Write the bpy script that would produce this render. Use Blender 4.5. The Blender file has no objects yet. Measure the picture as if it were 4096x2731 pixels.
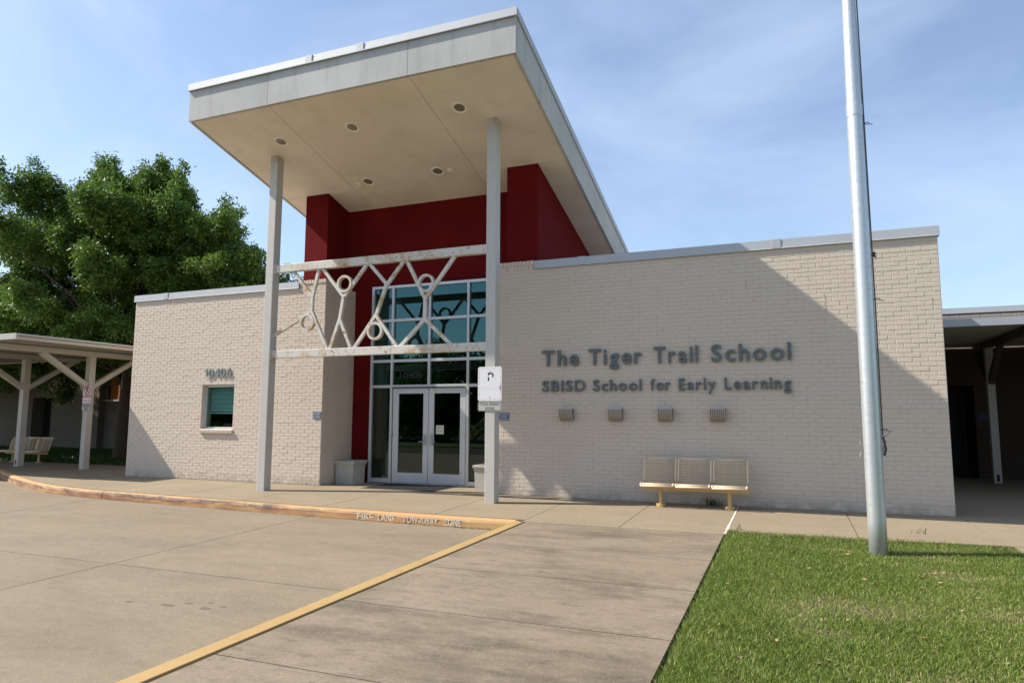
import bpy, math, random
import numpy as np
from mathutils import Vector, Matrix
random.seed(7); rng = np.random.default_rng(7)
sc = bpy.context.scene
COL = sc.collection

# ------------------------------------------------------------------ camera, sky, sun, exposure
cd = bpy.data.cameras.new('camera'); cam = bpy.data.objects.new('camera', cd); COL.objects.link(cam)
cam.location = (-2.32365, -12.51599, 1.50358)
cam.rotation_euler = (math.radians(96.32874), math.radians(-0.18370), math.radians(22.01653))
cd.sensor_width = 36.0; cd.sensor_fit = 'HORIZONTAL'; cd.lens = 23.958
cd.clip_start = 0.05; cd.clip_end = 2000
sc.camera = cam
SUN = Vector((3.5, 1.0, -3.52)).normalized()          # the way the light travels
ELEV = math.asin(-SUN.z); AZ = math.atan2(-SUN.x, -SUN.y)
w = bpy.data.worlds.new('World'); sc.world = w; w.use_nodes = True
nt = w.node_tree; N = nt.nodes; L = nt.links
bg = N['Background']; bg.inputs['Strength'].default_value = 0.123
sky = N.new('ShaderNodeTexSky'); sky.sky_type = 'NISHITA'; sky.sun_disc = False
sky.sun_elevation = ELEV; sky.sun_rotation = AZ % (2 * math.pi)
sky.altitude = 0; sky.air_density = 1.0; sky.dust_density = 0.9; sky.ozone_density = 2.0
tc = N.new('ShaderNodeTexCoord')
mp = N.new('ShaderNodeMapping'); mp.inputs['Rotation'].default_value = (0.35, -0.3, 0.5); mp.inputs['Scale'].default_value = (1.1, 2.6, 3.2)
L.new(tc.outputs['Generated'], mp.inputs['Vector'])
cn = N.new('ShaderNodeTexNoise'); cn.inputs['Scale'].default_value = 1.5; cn.inputs['Detail'].default_value = 7; cn.inputs['Roughness'].default_value = 0.55
cn.inputs['Distortion'].default_value = 0.7
L.new(mp.outputs['Vector'], cn.inputs['Vector'])
cr = N.new('ShaderNodeValToRGB'); cr.color_ramp.elements[0].position = 0.40; cr.color_ramp.elements[0].color = (0.10, 0.10, 0.10, 1)
cr.color_ramp.elements[1].position = 0.72; cr.color_ramp.elements[1].color = (0.40, 0.40, 0.40, 1)
L.new(cn.outputs['Fac'], cr.inputs['Fac'])
mx = N.new('ShaderNodeMixRGB'); mx.inputs['Color2'].default_value = (4.7, 5.55, 6.9, 1)
L.new(cr.outputs['Color'], mx.inputs['Fac']); L.new(sky.outputs['Color'], mx.inputs['Color1'])
L.new(mx.outputs['Color'], bg.inputs['Color'])
sd = bpy.data.lights.new('sun', 'SUN'); sd.energy = 5.0; sd.angle = math.radians(0.53); sd.color = (1.0, 0.93, 0.82)
so = bpy.data.objects.new('sun', sd); COL.objects.link(so); so.location = (-30, -12, 30)
so.rotation_euler = SUN.to_track_quat('-Z', 'Y').to_euler()
vs = sc.view_settings; vs.view_transform = 'Standard'; vs.look = 'None'; vs.exposure = 0.67; vs.gamma = 1.0; vs.use_curve_mapping = False
sc.render.engine = 'CYCLES'; sc.cycles.max_bounces = 8; sc.cycles.transparent_max_bounces = 12
try: sc.cycles.use_denoising = True
except Exception: pass

# ------------------------------------------------------------------ materials
def nd(nt, t, **kw):
    n = nt.nodes.new(t)
    for k, v in kw.items():
        if k in n.inputs: n.inputs[k].default_value = v
        else: setattr(n, k, v)
    return n
class Mat:
    """small node-graph writer: world-position noise, ramps and mixes"""
    def __init__(s, name, rough=0.7, metal=0.0, spec=0.3):
        s.m = bpy.data.materials.new(name); s.m.use_nodes = True; s.nt = s.m.node_tree
        s.b = s.nt.nodes['Principled BSDF']
        s.b.inputs['Roughness'].default_value = rough; s.b.inputs['Metallic'].default_value = metal
        s.b.inputs['Specular IOR Level'].default_value = spec
        s.pos = nd(s.nt, 'ShaderNodeNewGeometry').outputs['Position']
    def ln(s, a, b): s.nt.links.new(a, b)
    def noise(s, scale, detail=4, rough=0.55, sv=(1, 1, 1), lo=0.0, hi=1.0, dist=0.0):
        mp = nd(s.nt, 'ShaderNodeMapping', Scale=sv); s.ln(s.pos, mp.inputs['Vector'])
        n = nd(s.nt, 'ShaderNodeTexNoise', Scale=scale, Detail=detail, Roughness=rough, Distortion=dist); s.ln(mp.outputs['Vector'], n.inputs['Vector'])
        r = nd(s.nt, 'ShaderNodeMapRange'); r.inputs['From Min'].default_value = lo; r.inputs['From Max'].default_value = hi
        s.ln(n.outputs['Fac'], r.inputs['Value']); return r.outputs['Result']
    def axis(s, i, lo, hi):
        sp = nd(s.nt, 'ShaderNodeSeparateXYZ'); s.ln(s.pos, sp.inputs[0])
        r = nd(s.nt, 'ShaderNodeMapRange'); r.inputs['From Min'].default_value = lo; r.inputs['From Max'].default_value = hi
        s.ln(sp.outputs[i], r.inputs['Value']); return r.outputs['Result']
    def mul(s, a, b):
        n = nd(s.nt, 'ShaderNodeMath', operation='MULTIPLY')
        for i, v in enumerate((a, b)):
            if isinstance(v, (int, float)): n.inputs[i].default_value = v
            else: s.ln(v, n.inputs[i])
        return n.outputs[0]
    def mix(s, f, a, b, blend='MIX'):
        n = nd(s.nt, 'ShaderNodeMixRGB', blend_type=blend)
        for i, v in ((0, f), (1, a), (2, b)):
            if isinstance(v, (int, float)): n.inputs[i].default_value = v
            elif isinstance(v, tuple): n.inputs[i].default_value = (*v, 1)
            else: s.ln(v, n.inputs[i])
        return n.outputs[0]
    def col(s, c):
        if isinstance(c, tuple): s.b.inputs['Base Color'].default_value = (*c, 1)
        else: s.ln(c, s.b.inputs['Base Color'])
    def bump(s, h, strength=0.3, dist=0.005):
        n = nd(s.nt, 'ShaderNodeBump', Strength=strength, Distance=dist); s.ln(h, n.inputs['Height']); s.ln(n.outputs['Normal'], s.b.inputs['Normal'])
def dk(c, f): return tuple(x * f for x in c)
MT = {}
def plain(name, c, rough=0.6, metal=0.0, spec=0.3, var=0.12, scale=4.0, bump=0.0, bscale=80):
    m = Mat(name, rough, metal, spec)
    m.col(m.mix(m.noise(scale, 5), dk(c, 1 - var), dk(c, 1 + var)))
    if bump: m.bump(m.noise(bscale, 3), bump, 0.004)
    MT[name] = m.m; return m.m
# painted brick
m = Mat('painted_brick', 0.62, 0, 0.25)
c = m.mix(m.noise(0.7, 4), (0.58, 0.49, 0.40), (0.635, 0.545, 0.45))
c = m.mix(m.noise(26, 3, lo=0.3, hi=0.7), dk((0.60, 0.515, 0.43), 0.93), c, 'MIX')
c = m.mix(m.mul(m.noise(5.5, 6, sv=(1, 1, 0.35), lo=0.60, hi=0.80), 0.45), c, (0.40, 0.345, 0.285))
c = m.mix(m.mul(m.noise(55, 2, lo=0.70, hi=0.78), 0.6), c, (0.30, 0.25, 0.20))
dirt = m.mul(m.axis(2, 0.22, 0.0), m.noise(5, 6, lo=0.36, hi=0.62))
c = m.mix(m.mul(dirt, 0.85), c, (0.30, 0.26, 0.20)); m.col(c); m.bump(m.noise(120, 3), 0.25, 0.003); MT['brick'] = m.m
# mortar: the same paint, a little dirtier
m = Mat('painted_mortar', 0.8, 0, 0.2)
c = m.mix(m.noise(1.7, 5, lo=0.35, hi=0.7), (0.605, 0.52, 0.43), (0.555, 0.47, 0.385)); m.col(c); m.bump(m.noise(90, 3), 0.4, 0.004); MT['mortar'] = m.m
# concrete
def concrete(name, base, warm, stain, amount, grain=0.10, sp=0.5):
    m = Mat(name, 0.85, 0, 0.25)
    c = m.mix(m.noise(0.45, 5, lo=0.3, hi=0.7), base, warm)
    c = m.mix(m.mul(m.noise(1.15, 8, rough=0.66, sv=(0.6, 1.5, 1), lo=0.46, hi=0.74, dist=0.3), amount), c, stain)
    c = m.mix(m.mul(m.noise(5.5, 9, rough=0.74, sv=(0.7, 1.9, 1), lo=0.50, hi=0.74), amount * 0.7), c, dk(stain, 0.8))
    c = m.mix(m.mul(m.noise(170, 2, lo=0.35, hi=0.75), grain * 3), c, dk(base, 0.62))
    c = m.mix(m.mul(m.noise(42, 5, rough=0.75, lo=0.42, hi=0.66), 0.34), c, dk(base, 0.5))
    c = m.mix(m.mul(m.noise(9, 6, rough=0.7, lo=0.5, hi=0.8), 0.30), c, dk(warm, 1.25))
    c = m.mix(m.mul(m.noise(21, 2, lo=0.71, hi=0.735), 0.55), c, dk(base, 0.4))
    c = m.mix(m.mul(m.noise(60, 3, lo=0.60, hi=0.70), sp), c, dk(warm, 1.5))
    m.col(c); m.bump(m.noise(150, 4), 0.35, 0.003); MT[name] = m.m
concrete('sidewalk_concrete', (0.245, 0.196, 0.133), (0.29, 0.237, 0.163), (0.19, 0.152, 0.104), 0.45)
concrete('walk_concrete', (0.21, 0.17, 0.12), (0.255, 0.208, 0.15), (0.075, 0.06, 0.046), 1.0)
concrete('road_concrete', (0.212, 0.173, 0.122), (0.256, 0.21, 0.149), (0.145, 0.117, 0.083), 0.65)
plain('soil', (0.10, 0.075, 0.05), 0.95, var=0.35, scale=8, bump=0.6)
plain('oil_stain', (0.145, 0.113, 0.08), 0.7, var=0.3, scale=30)
m = Mat('rust_stain', 0.8); m.col(m.mix(m.noise(30, 5, lo=0.35, hi=0.65), (0.58, 0.50, 0.41), (0.42, 0.25, 0.10))); MT['rust_stain'] = m.m
plain('joint_dirt', (0.07, 0.06, 0.045), 0.95, var=0.3, scale=10)
plain('grout', (0.40, 0.37, 0.32), 0.8, var=0.3, scale=15)
plain('joint_caulk', (0.70, 0.68, 0.62), 0.6, var=0.2, scale=12)
# stucco
m = Mat('fascia_stucco', 0.85, 0, 0.2)
c = m.mix(m.noise(0.9, 6, lo=0.3, hi=0.7), (0.40, 0.40, 0.39), (0.50, 0.50, 0.485))
c = m.mix(m.mul(m.noise(2.4, 6, sv=(2.2, 2.2, 0.25), lo=0.5, hi=0.72), 0.45), c, (0.31, 0.305, 0.29)); m.col(c); m.bump(m.noise(160, 3), 0.3, 0.003); MT['fascia'] = m.m
m = Mat('soffit_stucco', 0.85, 0, 0.2)
c = m.mix(m.noise(0.8, 6, lo=0.3, hi=0.7), (0.67, 0.60, 0.505), (0.77, 0.695, 0.59))
c = m.mix(m.mul(m.noise(2.2, 7, lo=0.5, hi=0.75), 0.35), c, (0.53, 0.455, 0.36)); m.col(c); m.bump(m.noise(160, 3), 0.25, 0.003); MT['soffit'] = m.m
m = Mat('red_stucco', 0.85, 0, 0.08)
m.col(m.mix(m.noise(1.5, 5, lo=0.3, hi=0.7), (0.105, 0.0055, 0.006), (0.135, 0.007, 0.0078))); m.bump(m.noise(140, 3), 0.3, 0.003); MT['red'] = m.m
plain('flashing', (0.43, 0.45, 0.475), 0.55, 0.15, 0.35, var=0.08, scale=2.5)
# white steel with rust
def steel(name, base, amt, hi_rust=False):
    m = Mat(name, 0.5, 0, 0.4)
    c = m.mix(m.noise(2, 5), dk(base, 0.93), dk(base, 1.05))
    r1 = m.mul(m.noise(3.0, 7, rough=0.65, lo=0.50, hi=0.66), amt)
    c = m.mix(r1, c, (0.46, 0.29, 0.13))
    c = m.mix(m.mul(m.mul(m.noise(14, 5, lo=0.54, hi=0.68), m.noise(2.1, 3, lo=0.45, hi=0.65)), amt), c, (0.26, 0.10, 0.035))
    if hi_rust:
        k = m.mul(m.axis(2, 6.75, 7.25), m.noise(7, 6, sv=(1, 1, 0.4), lo=0.36, hi=0.60)); c = m.mix(m.mul(k, 0.85), c, (0.30, 0.17, 0.07))
    m.col(c); MT[name] = m.m
steel('column_paint', (0.50, 0.485, 0.45), 0.14, True)
steel('truss_paint', (0.60, 0.575, 0.515), 1.0)
steel('shelter_paint', (0.50, 0.475, 0.43), 0.10)
plain('deck_metal', (0.30, 0.29, 0.27), 0.5, 0.1, var=0.06)
plain('dark_brown', (0.075, 0.066, 0.055), 0.5, 0.1, var=0.1)  # even dark brown for the beam and braces
plain('aluminium', (0.58, 0.59, 0.61), 0.38, 0.45, 0.5, var=0.05)
plain('dark_metal', (0.06, 0.055, 0.05), 0.5, 0.5)
plain('steel_grey', (0.42, 0.42, 0.41), 0.38, 0.7, 0.5, var=0.08)
plain('letter_paint', (0.125, 0.145, 0.145), 0.45, 0.1, 0.4, var=0.08)
plain('number_paint', (0.235, 0.27, 0.27), 0.4, 0.2, 0.4, var=0.08)
plain('fixture_paint', (0.43, 0.39, 0.34), 0.5, 0.15, 0.4, var=0.1)
plain('fixture_dark', (0.20, 0.19, 0.175), 0.5, 0.15, 0.4, var=0.1)
plain('bench_paint', (0.69, 0.54, 0.36), 0.42, 0, 0.45, var=0.06)
plain('bench_yellow', (0.58, 0.40, 0.165), 0.45, 0, 0.4, var=0.08)
plain('rubber', (0.028, 0.027, 0.028), 0.7, 0, 0.3, var=0.2, scale=20, bump=0.5, bscale=200)
plain('planter_stone', (0.46, 0.44, 0.385), 0.85, 0, 0.2, var=0.14, scale=5, bump=0.4, bscale=90)
plain('potting_soil', (0.05, 0.038, 0.028), 0.95, var=0.3, scale=30)
plain('sign_white', (0.72, 0.73, 0.75), 0.4, 0, 0.4, var=0.04)
plain('sign_grey', (0.44, 0.44, 0.41), 0.45, 0, 0.4, var=0.07)
plain('sign_black', (0.02, 0.02, 0.022), 0.5, var=0.1)
plain('sign_red', (0.50, 0.03, 0.045), 0.45, var=0.1)
m = Mat('sign_red_worn', 0.5); m.col(m.mix(m.noise(38, 6, lo=0.44, hi=0.58), (0.72, 0.72, 0.74), (0.62, 0.22, 0.25))); MT['sign_red_worn'] = m.m
m = Mat('sign_red_faint', 0.5); m.col(m.mix(m.noise(45, 6, lo=0.50, hi=0.85), (0.72, 0.728, 0.748), (0.66, 0.46, 0.48))); MT['sign_red_faint'] = m.m
plain('plaque_blue', (0.105, 0.145, 0.21), 0.4, 0, 0.4, var=0.06)
plain('plaque_text', (0.62, 0.66, 0.70), 0.5)
plain('orange_stucco', (0.50, 0.17, 0.035), 0.8, var=0.12, scale=3)
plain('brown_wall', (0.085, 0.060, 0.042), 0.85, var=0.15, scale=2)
plain('rear_shaded_paint', (0.185, 0.16, 0.125), 0.8, var=0.12, scale=3)  # cream wall painted darker, tree shade put into the colour
plain('dark_opening', (0.02, 0.02, 0.022), 0.6)
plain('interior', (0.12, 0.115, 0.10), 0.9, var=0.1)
plain('blind', (0.72, 0.72, 0.68), 0.5, var=0.03)
plain('purple_print', (0.07, 0.045, 0.15), 0.5)
plain('paper', (0.62, 0.61, 0.56), 0.7)
plain('warning_orange', (0.75, 0.30, 0.02), 0.4)
plain('light_lens', (0.20, 0.16, 0.12), 0.25, 0, 0.5)
plain('light_trim', (0.82, 0.78, 0.68), 0.5)
plain('toy_red', (0.25, 0.015, 0.02), 0.35, 0, 0.5)
plain('rope', (0.11, 0.105, 0.095), 0.8, var=0.25, scale=60)
m = Mat('pole_aluminium', 0.36, 0.62, 0.5)
c = m.mix(m.noise(5, 5, sv=(1, 1, 6)), (0.52, 0.56, 0.575), (0.62, 0.655, 0.665))
c = m.mix(m.mul(m.noise(9, 6, sv=(0.4, 0.4, 7), lo=0.60, hi=0.72), 0.55), c, (0.30, 0.31, 0.32)); m.col(c)
m.ln(m.noise(8, 4, sv=(1, 1, 4), lo=-0.6, hi=2.2), m.b.inputs['Roughness']); MT['pole'] = m.m
# kerb paint
m = Mat('kerb_paint', 0.65, 0, 0.3)
c = m.mix(m.noise(1.3, 6, lo=0.35, hi=0.65), (0.44, 0.245, 0.105), (0.46, 0.29, 0.125))
c = m.mix(m.mul(m.noise(1.6, 6, sv=(1, 1, 5), lo=0.40, hi=0.62), m.mul(m.axis(0, -7.6, -10.5), m.axis(2, -0.055, -0.085))), c, (0.245, 0.115, 0.07))      # older red coat on the face
scuff = m.mul(m.mul(m.axis(2, -0.145, -0.105), m.axis(2, -0.045, -0.066)), m.noise(2.2, 8, rough=0.68, sv=(0.8, 1, 6), lo=0.40, hi=0.58))
c = m.mix(m.mul(scuff, m.axis(0, -8.4, -11.0)), c, (0.075, 0.055, 0.05))                                       # tyre scuffs along the arris
c = m.mix(m.mul(m.noise(9, 7, lo=0.60, hi=0.68), 0.6), c, (0.33, 0.25, 0.15))
c = m.mix(m.mul(m.noise(7, 6, sv=(0.5, 1, 5), lo=0.64, hi=0.70), 0.7), c, (0.52, 0.40, 0.27)); m.col(c); m.bump(m.noise(40, 6), 0.6, 0.006); MT['kerb'] = m.m
m = Mat('strip_paint', 0.65, 0, 0.3)
c = m.mix(m.noise(1.5, 5), (0.34, 0.225, 0.09), (0.40, 0.27, 0.115))
c = m.mix(m.mul(m.noise(5, 7, lo=0.56, hi=0.70), 0.7), c, (0.24, 0.17, 0.08)); m.col(c); m.bump(m.noise(90, 4), 0.4, 0.003); MT['strip'] = m.m
m = Mat('stencil_paint', 0.7); m.col(m.mix(m.noise(34, 6, lo=0.46, hi=0.60), (0.70, 0.665, 0.62), (0.52, 0.34, 0.17))); MT['stencil'] = m.m
# glass: tinted, mirror-like by viewing angle, lets light through
def glass(name, tint, refl, ior, boost=0.0, rough=0.0):
    m = bpy.data.materials.new(name); m.use_nodes = True; t = m.node_tree; t.nodes.clear()
    out = t.nodes.new('ShaderNodeOutputMaterial'); mixn = t.nodes.new('ShaderNodeMixShader')
    tr = t.nodes.new('ShaderNodeBsdfTransparent'); tr.inputs[0].default_value = (*tint, 1)
    gl = t.nodes.new('ShaderNodeBsdfGlossy'); gl.inputs[0].default_value = (*refl, 1); gl.inputs['Roughness'].default_value = rough
    lw_ = t.nodes.new('ShaderNodeLayerWeight'); lw_.inputs['Blend'].default_value = 0.5      # Facing = 1 - |cos|
    fr = t.nodes.new('ShaderNodeMath'); fr.operation = 'POWER'; fr.inputs[1].default_value = 5.0; t.links.new(lw_.outputs['Facing'], fr.inputs[0])
    ad = t.nodes.new('ShaderNodeMath'); ad.operation = 'ADD'; ad.use_clamp = True; ad.inputs[1].default_value = ((ior - 1) / (ior + 1)) ** 2 + boost
    t.links.new(fr.outputs[0], ad.inputs[0]); t.links.new(ad.outputs[0], mixn.inputs[0])
    t.links.new(tr.outputs[0], mixn.inputs[1]); t.links.new(gl.outputs[0], mixn.inputs[2]); t.links.new(mixn.outputs[0], out.inputs[0])
    MT[name] = m
glass('teal_glass', (0.30, 0.45, 0.42), (0.215, 0.44, 0.46), 1.5, 0.145)
glass('door_glass', (0.45, 0.50, 0.46), (0.80, 0.95, 0.85), 1.5, 0.02)
glass('window_glass', (0.72, 0.88, 0.85), (0.7, 0.9, 0.85), 1.45, 0.0)
# foliage
def foliage(name, a, b, c3, att='rnd', sheen=0.4):
    m = Mat(name, 0.5, 0, sheen); t = m.nt
    at = nd(t, 'ShaderNodeAttribute', attribute_name=att)
    r = nd(t, 'ShaderNodeValToRGB'); e = r.color_ramp.elements
    e[0].position = 0.0; e[0].color = (*a, 1); e[1].position = 1.0; e[1].color = (*c3, 1); q = e.new(0.6); q.color = (*b, 1)
    m.ln(at.outputs['Fac'], r.inputs['Fac']); m.col(r.outputs['Color'])
    tl = nd(t, 'ShaderNodeBsdfTranslucent'); m.ln(r.outputs['Color'], tl.inputs['Color'])
    mxs = nd(t, 'ShaderNodeMixShader'); mxs.inputs[0].default_value = 0.36
    m.ln(m.b.outputs[0], mxs.inputs[1]); m.ln(tl.outputs[0], mxs.inputs[2]); m.ln(mxs.outputs[0], t.nodes['Material Output'].inputs['Surface'])
    MT[name] = m.m
foliage('oak_leaf', (0.034, 0.072, 0.009), (0.10, 0.185, 0.022), (0.21, 0.30, 0.048))
foliage('grass_blade', (0.085, 0.145, 0.018), (0.205, 0.285, 0.048), (0.50, 0.43, 0.21), sheen=0.25)
foliage('weed_shade_blade', (0.03, 0.075, 0.012), (0.05, 0.11, 0.02), (0.12, 0.17, 0.05), sheen=0.25)  # green of the weeds, also oak-lawn grass with shade in its colour
plain('bark', (0.085, 0.065, 0.05), 0.9, var=0.4, scale=9, bump=0.8, bscale=25)
plain('dry_leaf', (0.32, 0.21, 0.11), 0.8, var=0.5, scale=3)
plain('white_litter', (0.7, 0.7, 0.7), 0.6)
plain('verge_green', (0.06, 0.11, 0.02), 0.95, var=0.3, scale=1.5)

# ------------------------------------------------------------------ mesh helpers
class MB:
    def __init__(s): s.v = []; s.f = []
    def add(s, vs, fs):
        o = len(s.v); s.v += [tuple(map(float, p)) for p in vs]; s.f += [tuple(i + o for i in f) for f in fs]; return s
    def box(s, x0, x1, y0, y1, z0, z1):
        return s.add([(x0, y0, z0), (x1, y0, z0), (x1, y1, z0), (x0, y1, z0), (x0, y0, z1), (x1, y0, z1), (x1, y1, z1), (x0, y1, z1)],
                     [(3, 2, 1, 0), (4, 5, 6, 7), (0, 1, 5, 4), (1, 2, 6, 5), (2, 3, 7, 6), (3, 0, 4, 7)])
    def prism(s, bottom, top):
        n = len(bottom)
        return s.add(list(bottom) + list(top), [tuple(range(n))[::-1], tuple(range(n, 2 * n))] + [(i, (i + 1) % n, n + (i + 1) % n, n + i) for i in range(n)])
    def bar(s, p0, p1, wd, y0, y1):                       # flat bar between two (x, z) points, y0..y1 thick
        a = Vector(p0); b = Vector(p1); d = (b - a).normalized(); q = Vector((-d.y, d.x)) * wd / 2
        c = [a - q, b - q, b + q, a + q]
        return s.prism([(p.x, y1, p.y) for p in c], [(p.x, y0, p.y) for p in c])
    def tube(s, pts, r, n=8, caps=True):
        pts = [Vector(p) for p in pts]; rs = r if isinstance(r, (list, tuple)) else [r] * len(pts)
        vs = []; fs = []; up = None
        for i, p in enumerate(pts):
            d = (pts[min(i + 1, len(pts) - 1)] - pts[max(i - 1, 0)]).normalized()
            if up is None: up = Vector((0, 0, 1)) if abs(d.z) < 0.9 else Vector((1, 0, 0))
            a = d.cross(up).normalized(); b = a.cross(d).normalized(); up = b
            vs += [tuple(p + (a * math.cos(2 * math.pi * k / n) + b * math.sin(2 * math.pi * k / n)) * rs[i]) for k in range(n)]
        for i in range(len(pts) - 1):
            fs += [(i * n + k, i * n + (k + 1) % n, (i + 1) * n + (k + 1) % n, (i + 1) * n + k) for k in range(n)]
        if caps: fs += [tuple(range(n))[::-1], tuple(range((len(pts) - 1) * n, len(pts) * n))]
        return s.add(vs, fs)
    def lathe(s, prof, cx, cy, n=24):                     # profile of (r, z)
        vs = []; fs = []
        for r, z in prof: vs += [(cx + r * math.cos(2 * math.pi * k / n), cy + r * math.sin(2 * math.pi * k / n), z) for k in range(n)]
        for i in range(len(prof) - 1): fs += [(i * n + k, i * n + (k + 1) % n, (i + 1) * n + (k + 1) % n, (i + 1) * n + k) for k in range(n)]
        fs += [tuple(range(n))[::-1], tuple(range((len(prof) - 1) * n, len(prof) * n))]
        return s.add(vs, fs)
    def ring(s, cx, cz, r0, r1, y0, y1, n=28):            # flat ring facing -y
        vs = []; fs = []
        for k in range(n):
            c, q = math.cos(2 * math.pi * k / n), math.sin(2 * math.pi * k / n)
            vs += [(cx + r0 * c, y0, cz + r0 * q), (cx + r1 * c, y0, cz + r1 * q), (cx + r1 * c, y1, cz + r1 * q), (cx + r0 * c, y1, cz + r0 * q)]
        for k in range(n):
            a = 4 * k; b = 4 * ((k + 1) % n)
            fs += [(a, a + 1, b + 1, b), (a + 1, a + 2, b + 2, b + 1), (a + 2, a + 3, b + 3, b + 2), (a + 3, a, b, b + 3)]
        return s.add(vs, fs)
    def build(s, name, mat, parent=None, smooth=False, bevel=0.0, local=False):
        me = bpy.data.meshes.new(name); me.from_pydata(s.v, [], s.f); me.update()
        return put(name, me, mat, parent, smooth, bevel, local)
def put(name, me, mat, parent=None, smooth=False, bevel=0.0, local=False):
    if mat and not me.materials: me.materials.append(MT[mat] if isinstance(mat, str) else mat)
    if smooth: me.polygons.foreach_set('use_smooth', [True] * len(me.polygons))
    o = bpy.data.objects.new(name, me); COL.objects.link(o)
    if parent is not None:
        o.parent = parent
        if not local and parent.type == 'EMPTY' and parent.parent is None: o.matrix_parent_inverse = Matrix.Translation(-parent.location)
    if bevel:
        b = o.modifiers.new('bevel', 'BEVEL'); b.width = bevel; b.segments = 2; b.limit_method = 'ANGLE'
    return o
def empty(name, loc=(0, 0, 0), parent=None):
    o = bpy.data.objects.new(name, None); COL.objects.link(o); o.location = loc; o.empty_display_size = 0.2
    if parent is not None:
        o.parent = parent; o.matrix_parent_inverse = Matrix.Translation(-parent.location)
    return o
def tag(o, label=None, cat=None, group=None, kind=None):
    if label: o['label'] = label
    if cat: o['category'] = cat
    if group: o['group'] = group
    if kind: o['kind'] = kind
    return o
def copy_tree(o, parent=None):
    c = o.copy(); COL.objects.link(c); c.parent = parent
    if parent is not None: c.matrix_parent_inverse = o.matrix_parent_inverse.copy()
    for ch in list(o.children): copy_tree(ch, c)
    return c
def raw(name, V, F, mat, att=None, smooth=False):        # big numpy meshes; F = list of (array of faces)
    me = bpy.data.meshes.new(name)
    me.vertices.add(len(V)); me.vertices.foreach_set('co', np.asarray(V, np.float32).ravel())
    loops = np.concatenate([f.ravel() for f in F]); sizes = np.concatenate([np.full(len(f), f.shape[1]) for f in F])
    me.loops.add(len(loops)); me.loops.foreach_set('vertex_index', loops.astype(np.int32))
    me.polygons.add(len(sizes)); st = np.concatenate([[0], np.cumsum(sizes)[:-1]])
    me.polygons.foreach_set('loop_start', st.astype(np.int32))
    me.update(calc_edges=True)
    if att is not None:
        a = me.attributes.new('rnd', 'FLOAT', 'POINT'); a.data.foreach_set('value', np.asarray(att, np.float32))
    me.materials.append(MT[mat])
    return me
def zt(y): return 0.02 * min(y, 0.0)                      # paving falls gently away from the building
_tc = {}
def glyphs(s, bold=0.0, ext=0.0):
    k = (s, bold, ext)
    if k not in _tc:
        cu = bpy.data.curves.new('t', 'FONT'); cu.body = s; cu.size = 1; cu.offset = bold; cu.extrude = ext; cu.resolution_u = 5
        o = bpy.data.objects.new('t', cu); COL.objects.link(o)
        me = o.evaluated_get(bpy.context.evaluated_depsgraph_get()).to_mesh()
        v = np.array([p.co[:] for p in me.vertices]); f = [tuple(p.vertices) for p in me.polygons]
        bpy.data.objects.remove(o); bpy.data.curves.remove(cu); _tc[k] = (v, f)
    v, f = _tc[k]; return v.copy(), f
def text_on(mb, s, x0, x1, z0, z1, y, depth=0.004, bold=0.0, keep=None):
    """flat lettering on a plane facing -y, fitted to the box x0..x1, z0..z1"""
    v, f = glyphs(s, bold, 0.1)
    mn = v.min(0); mxx = v.max(0); sx = (x1 - x0) / (mxx[0] - mn[0]); sz = (z1 - z0) / (mxx[1] - mn[1])
    w = np.empty_like(v); w[:, 0] = x0 + (v[:, 0] - mn[0]) * sx; w[:, 2] = z0 + (v[:, 1] - mn[1]) * sz
    w[:, 1] = y - (v[:, 2] + 0.1) / 0.2 * depth
    mb.add(w, f); return mb
def rrect(x0, x1, z0, z1, r, y0, y1, mb=None):            # round-cornered plate facing -y
    mb = mb or MB(); p = []
    for cx, cz, a in ((x1 - r, z1 - r, 0), (x0 + r, z1 - r, 90), (x0 + r, z0 + r, 180), (x1 - r, z0 + r, 270)):
        for k in range(5): t = math.radians(a + 22.5 * k); p.append((cx + r * math.cos(t), cz + r * math.sin(t)))
    return mb.prism([(a, y1, b) for a, b in p][::-1], [(a, y0, b) for a, b in p][::-1])
def rframe(x0, x1, z0, z1, r, wd, y0, y1):                # round-cornered outline
    mb = MB(); o = []; i = []
    for cx, cz, a in ((x1 - r, z1 - r, 0), (x0 + r, z1 - r, 90), (x0 + r, z0 + r, 180), (x1 - r, z0 + r, 270)):
        for k in range(5):
            t = math.radians(a + 22.5 * k); o.append((cx + r * math.cos(t), cz + r * math.sin(t))); i.append((cx + (r - wd) * math.cos(t), cz + (r - wd) * math.sin(t)))
    n = len(o); vs = [(a, y0, b) for a, b in o] + [(a, y0, b) for a, b in i] + [(a, y1, b) for a, b in o] + [(a, y1, b) for a, b in i]; fs = []
    for k in range(n):
        j = (k + 1) % n; fs += [(k, n + k, n + j, j), (k, j, 2 * n + j, 2 * n + k), (n + k, 3 * n + k, 3 * n + j, n + j)]
    return mb.add(vs, fs)

# ------------------------------------------------------------------ the setting: ground, road, pavements, kerb
def slab(name, poly, parent, mat, thick=0.10, off=0.0, gap=0.008):
    c = Vector((sum(p[0] for p in poly) / len(poly), sum(p[1] for p in poly) / len(poly)))
    q = []
    for p in poly:
        d = Vector(p) - c; l = d.length; q.append(c + d * (1 - gap * 1.4 / l))
    mb = MB().prism([(p.x, p.y, zt(p.y) + off - thick) for p in q], [(p.x, p.y, zt(p.y) + off) for p in q])
    return mb.build(name, mat, parent)
ground = MB().add([(-400, -400, -0.75), (400, -400, -0.75), (400, 400, -0.75), (-400, 400, -0.75)], [(0, 1, 2, 3)]).build('ground', 'verge_green')
tag(ground, 'flat green land around the school', kind='structure')

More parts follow.
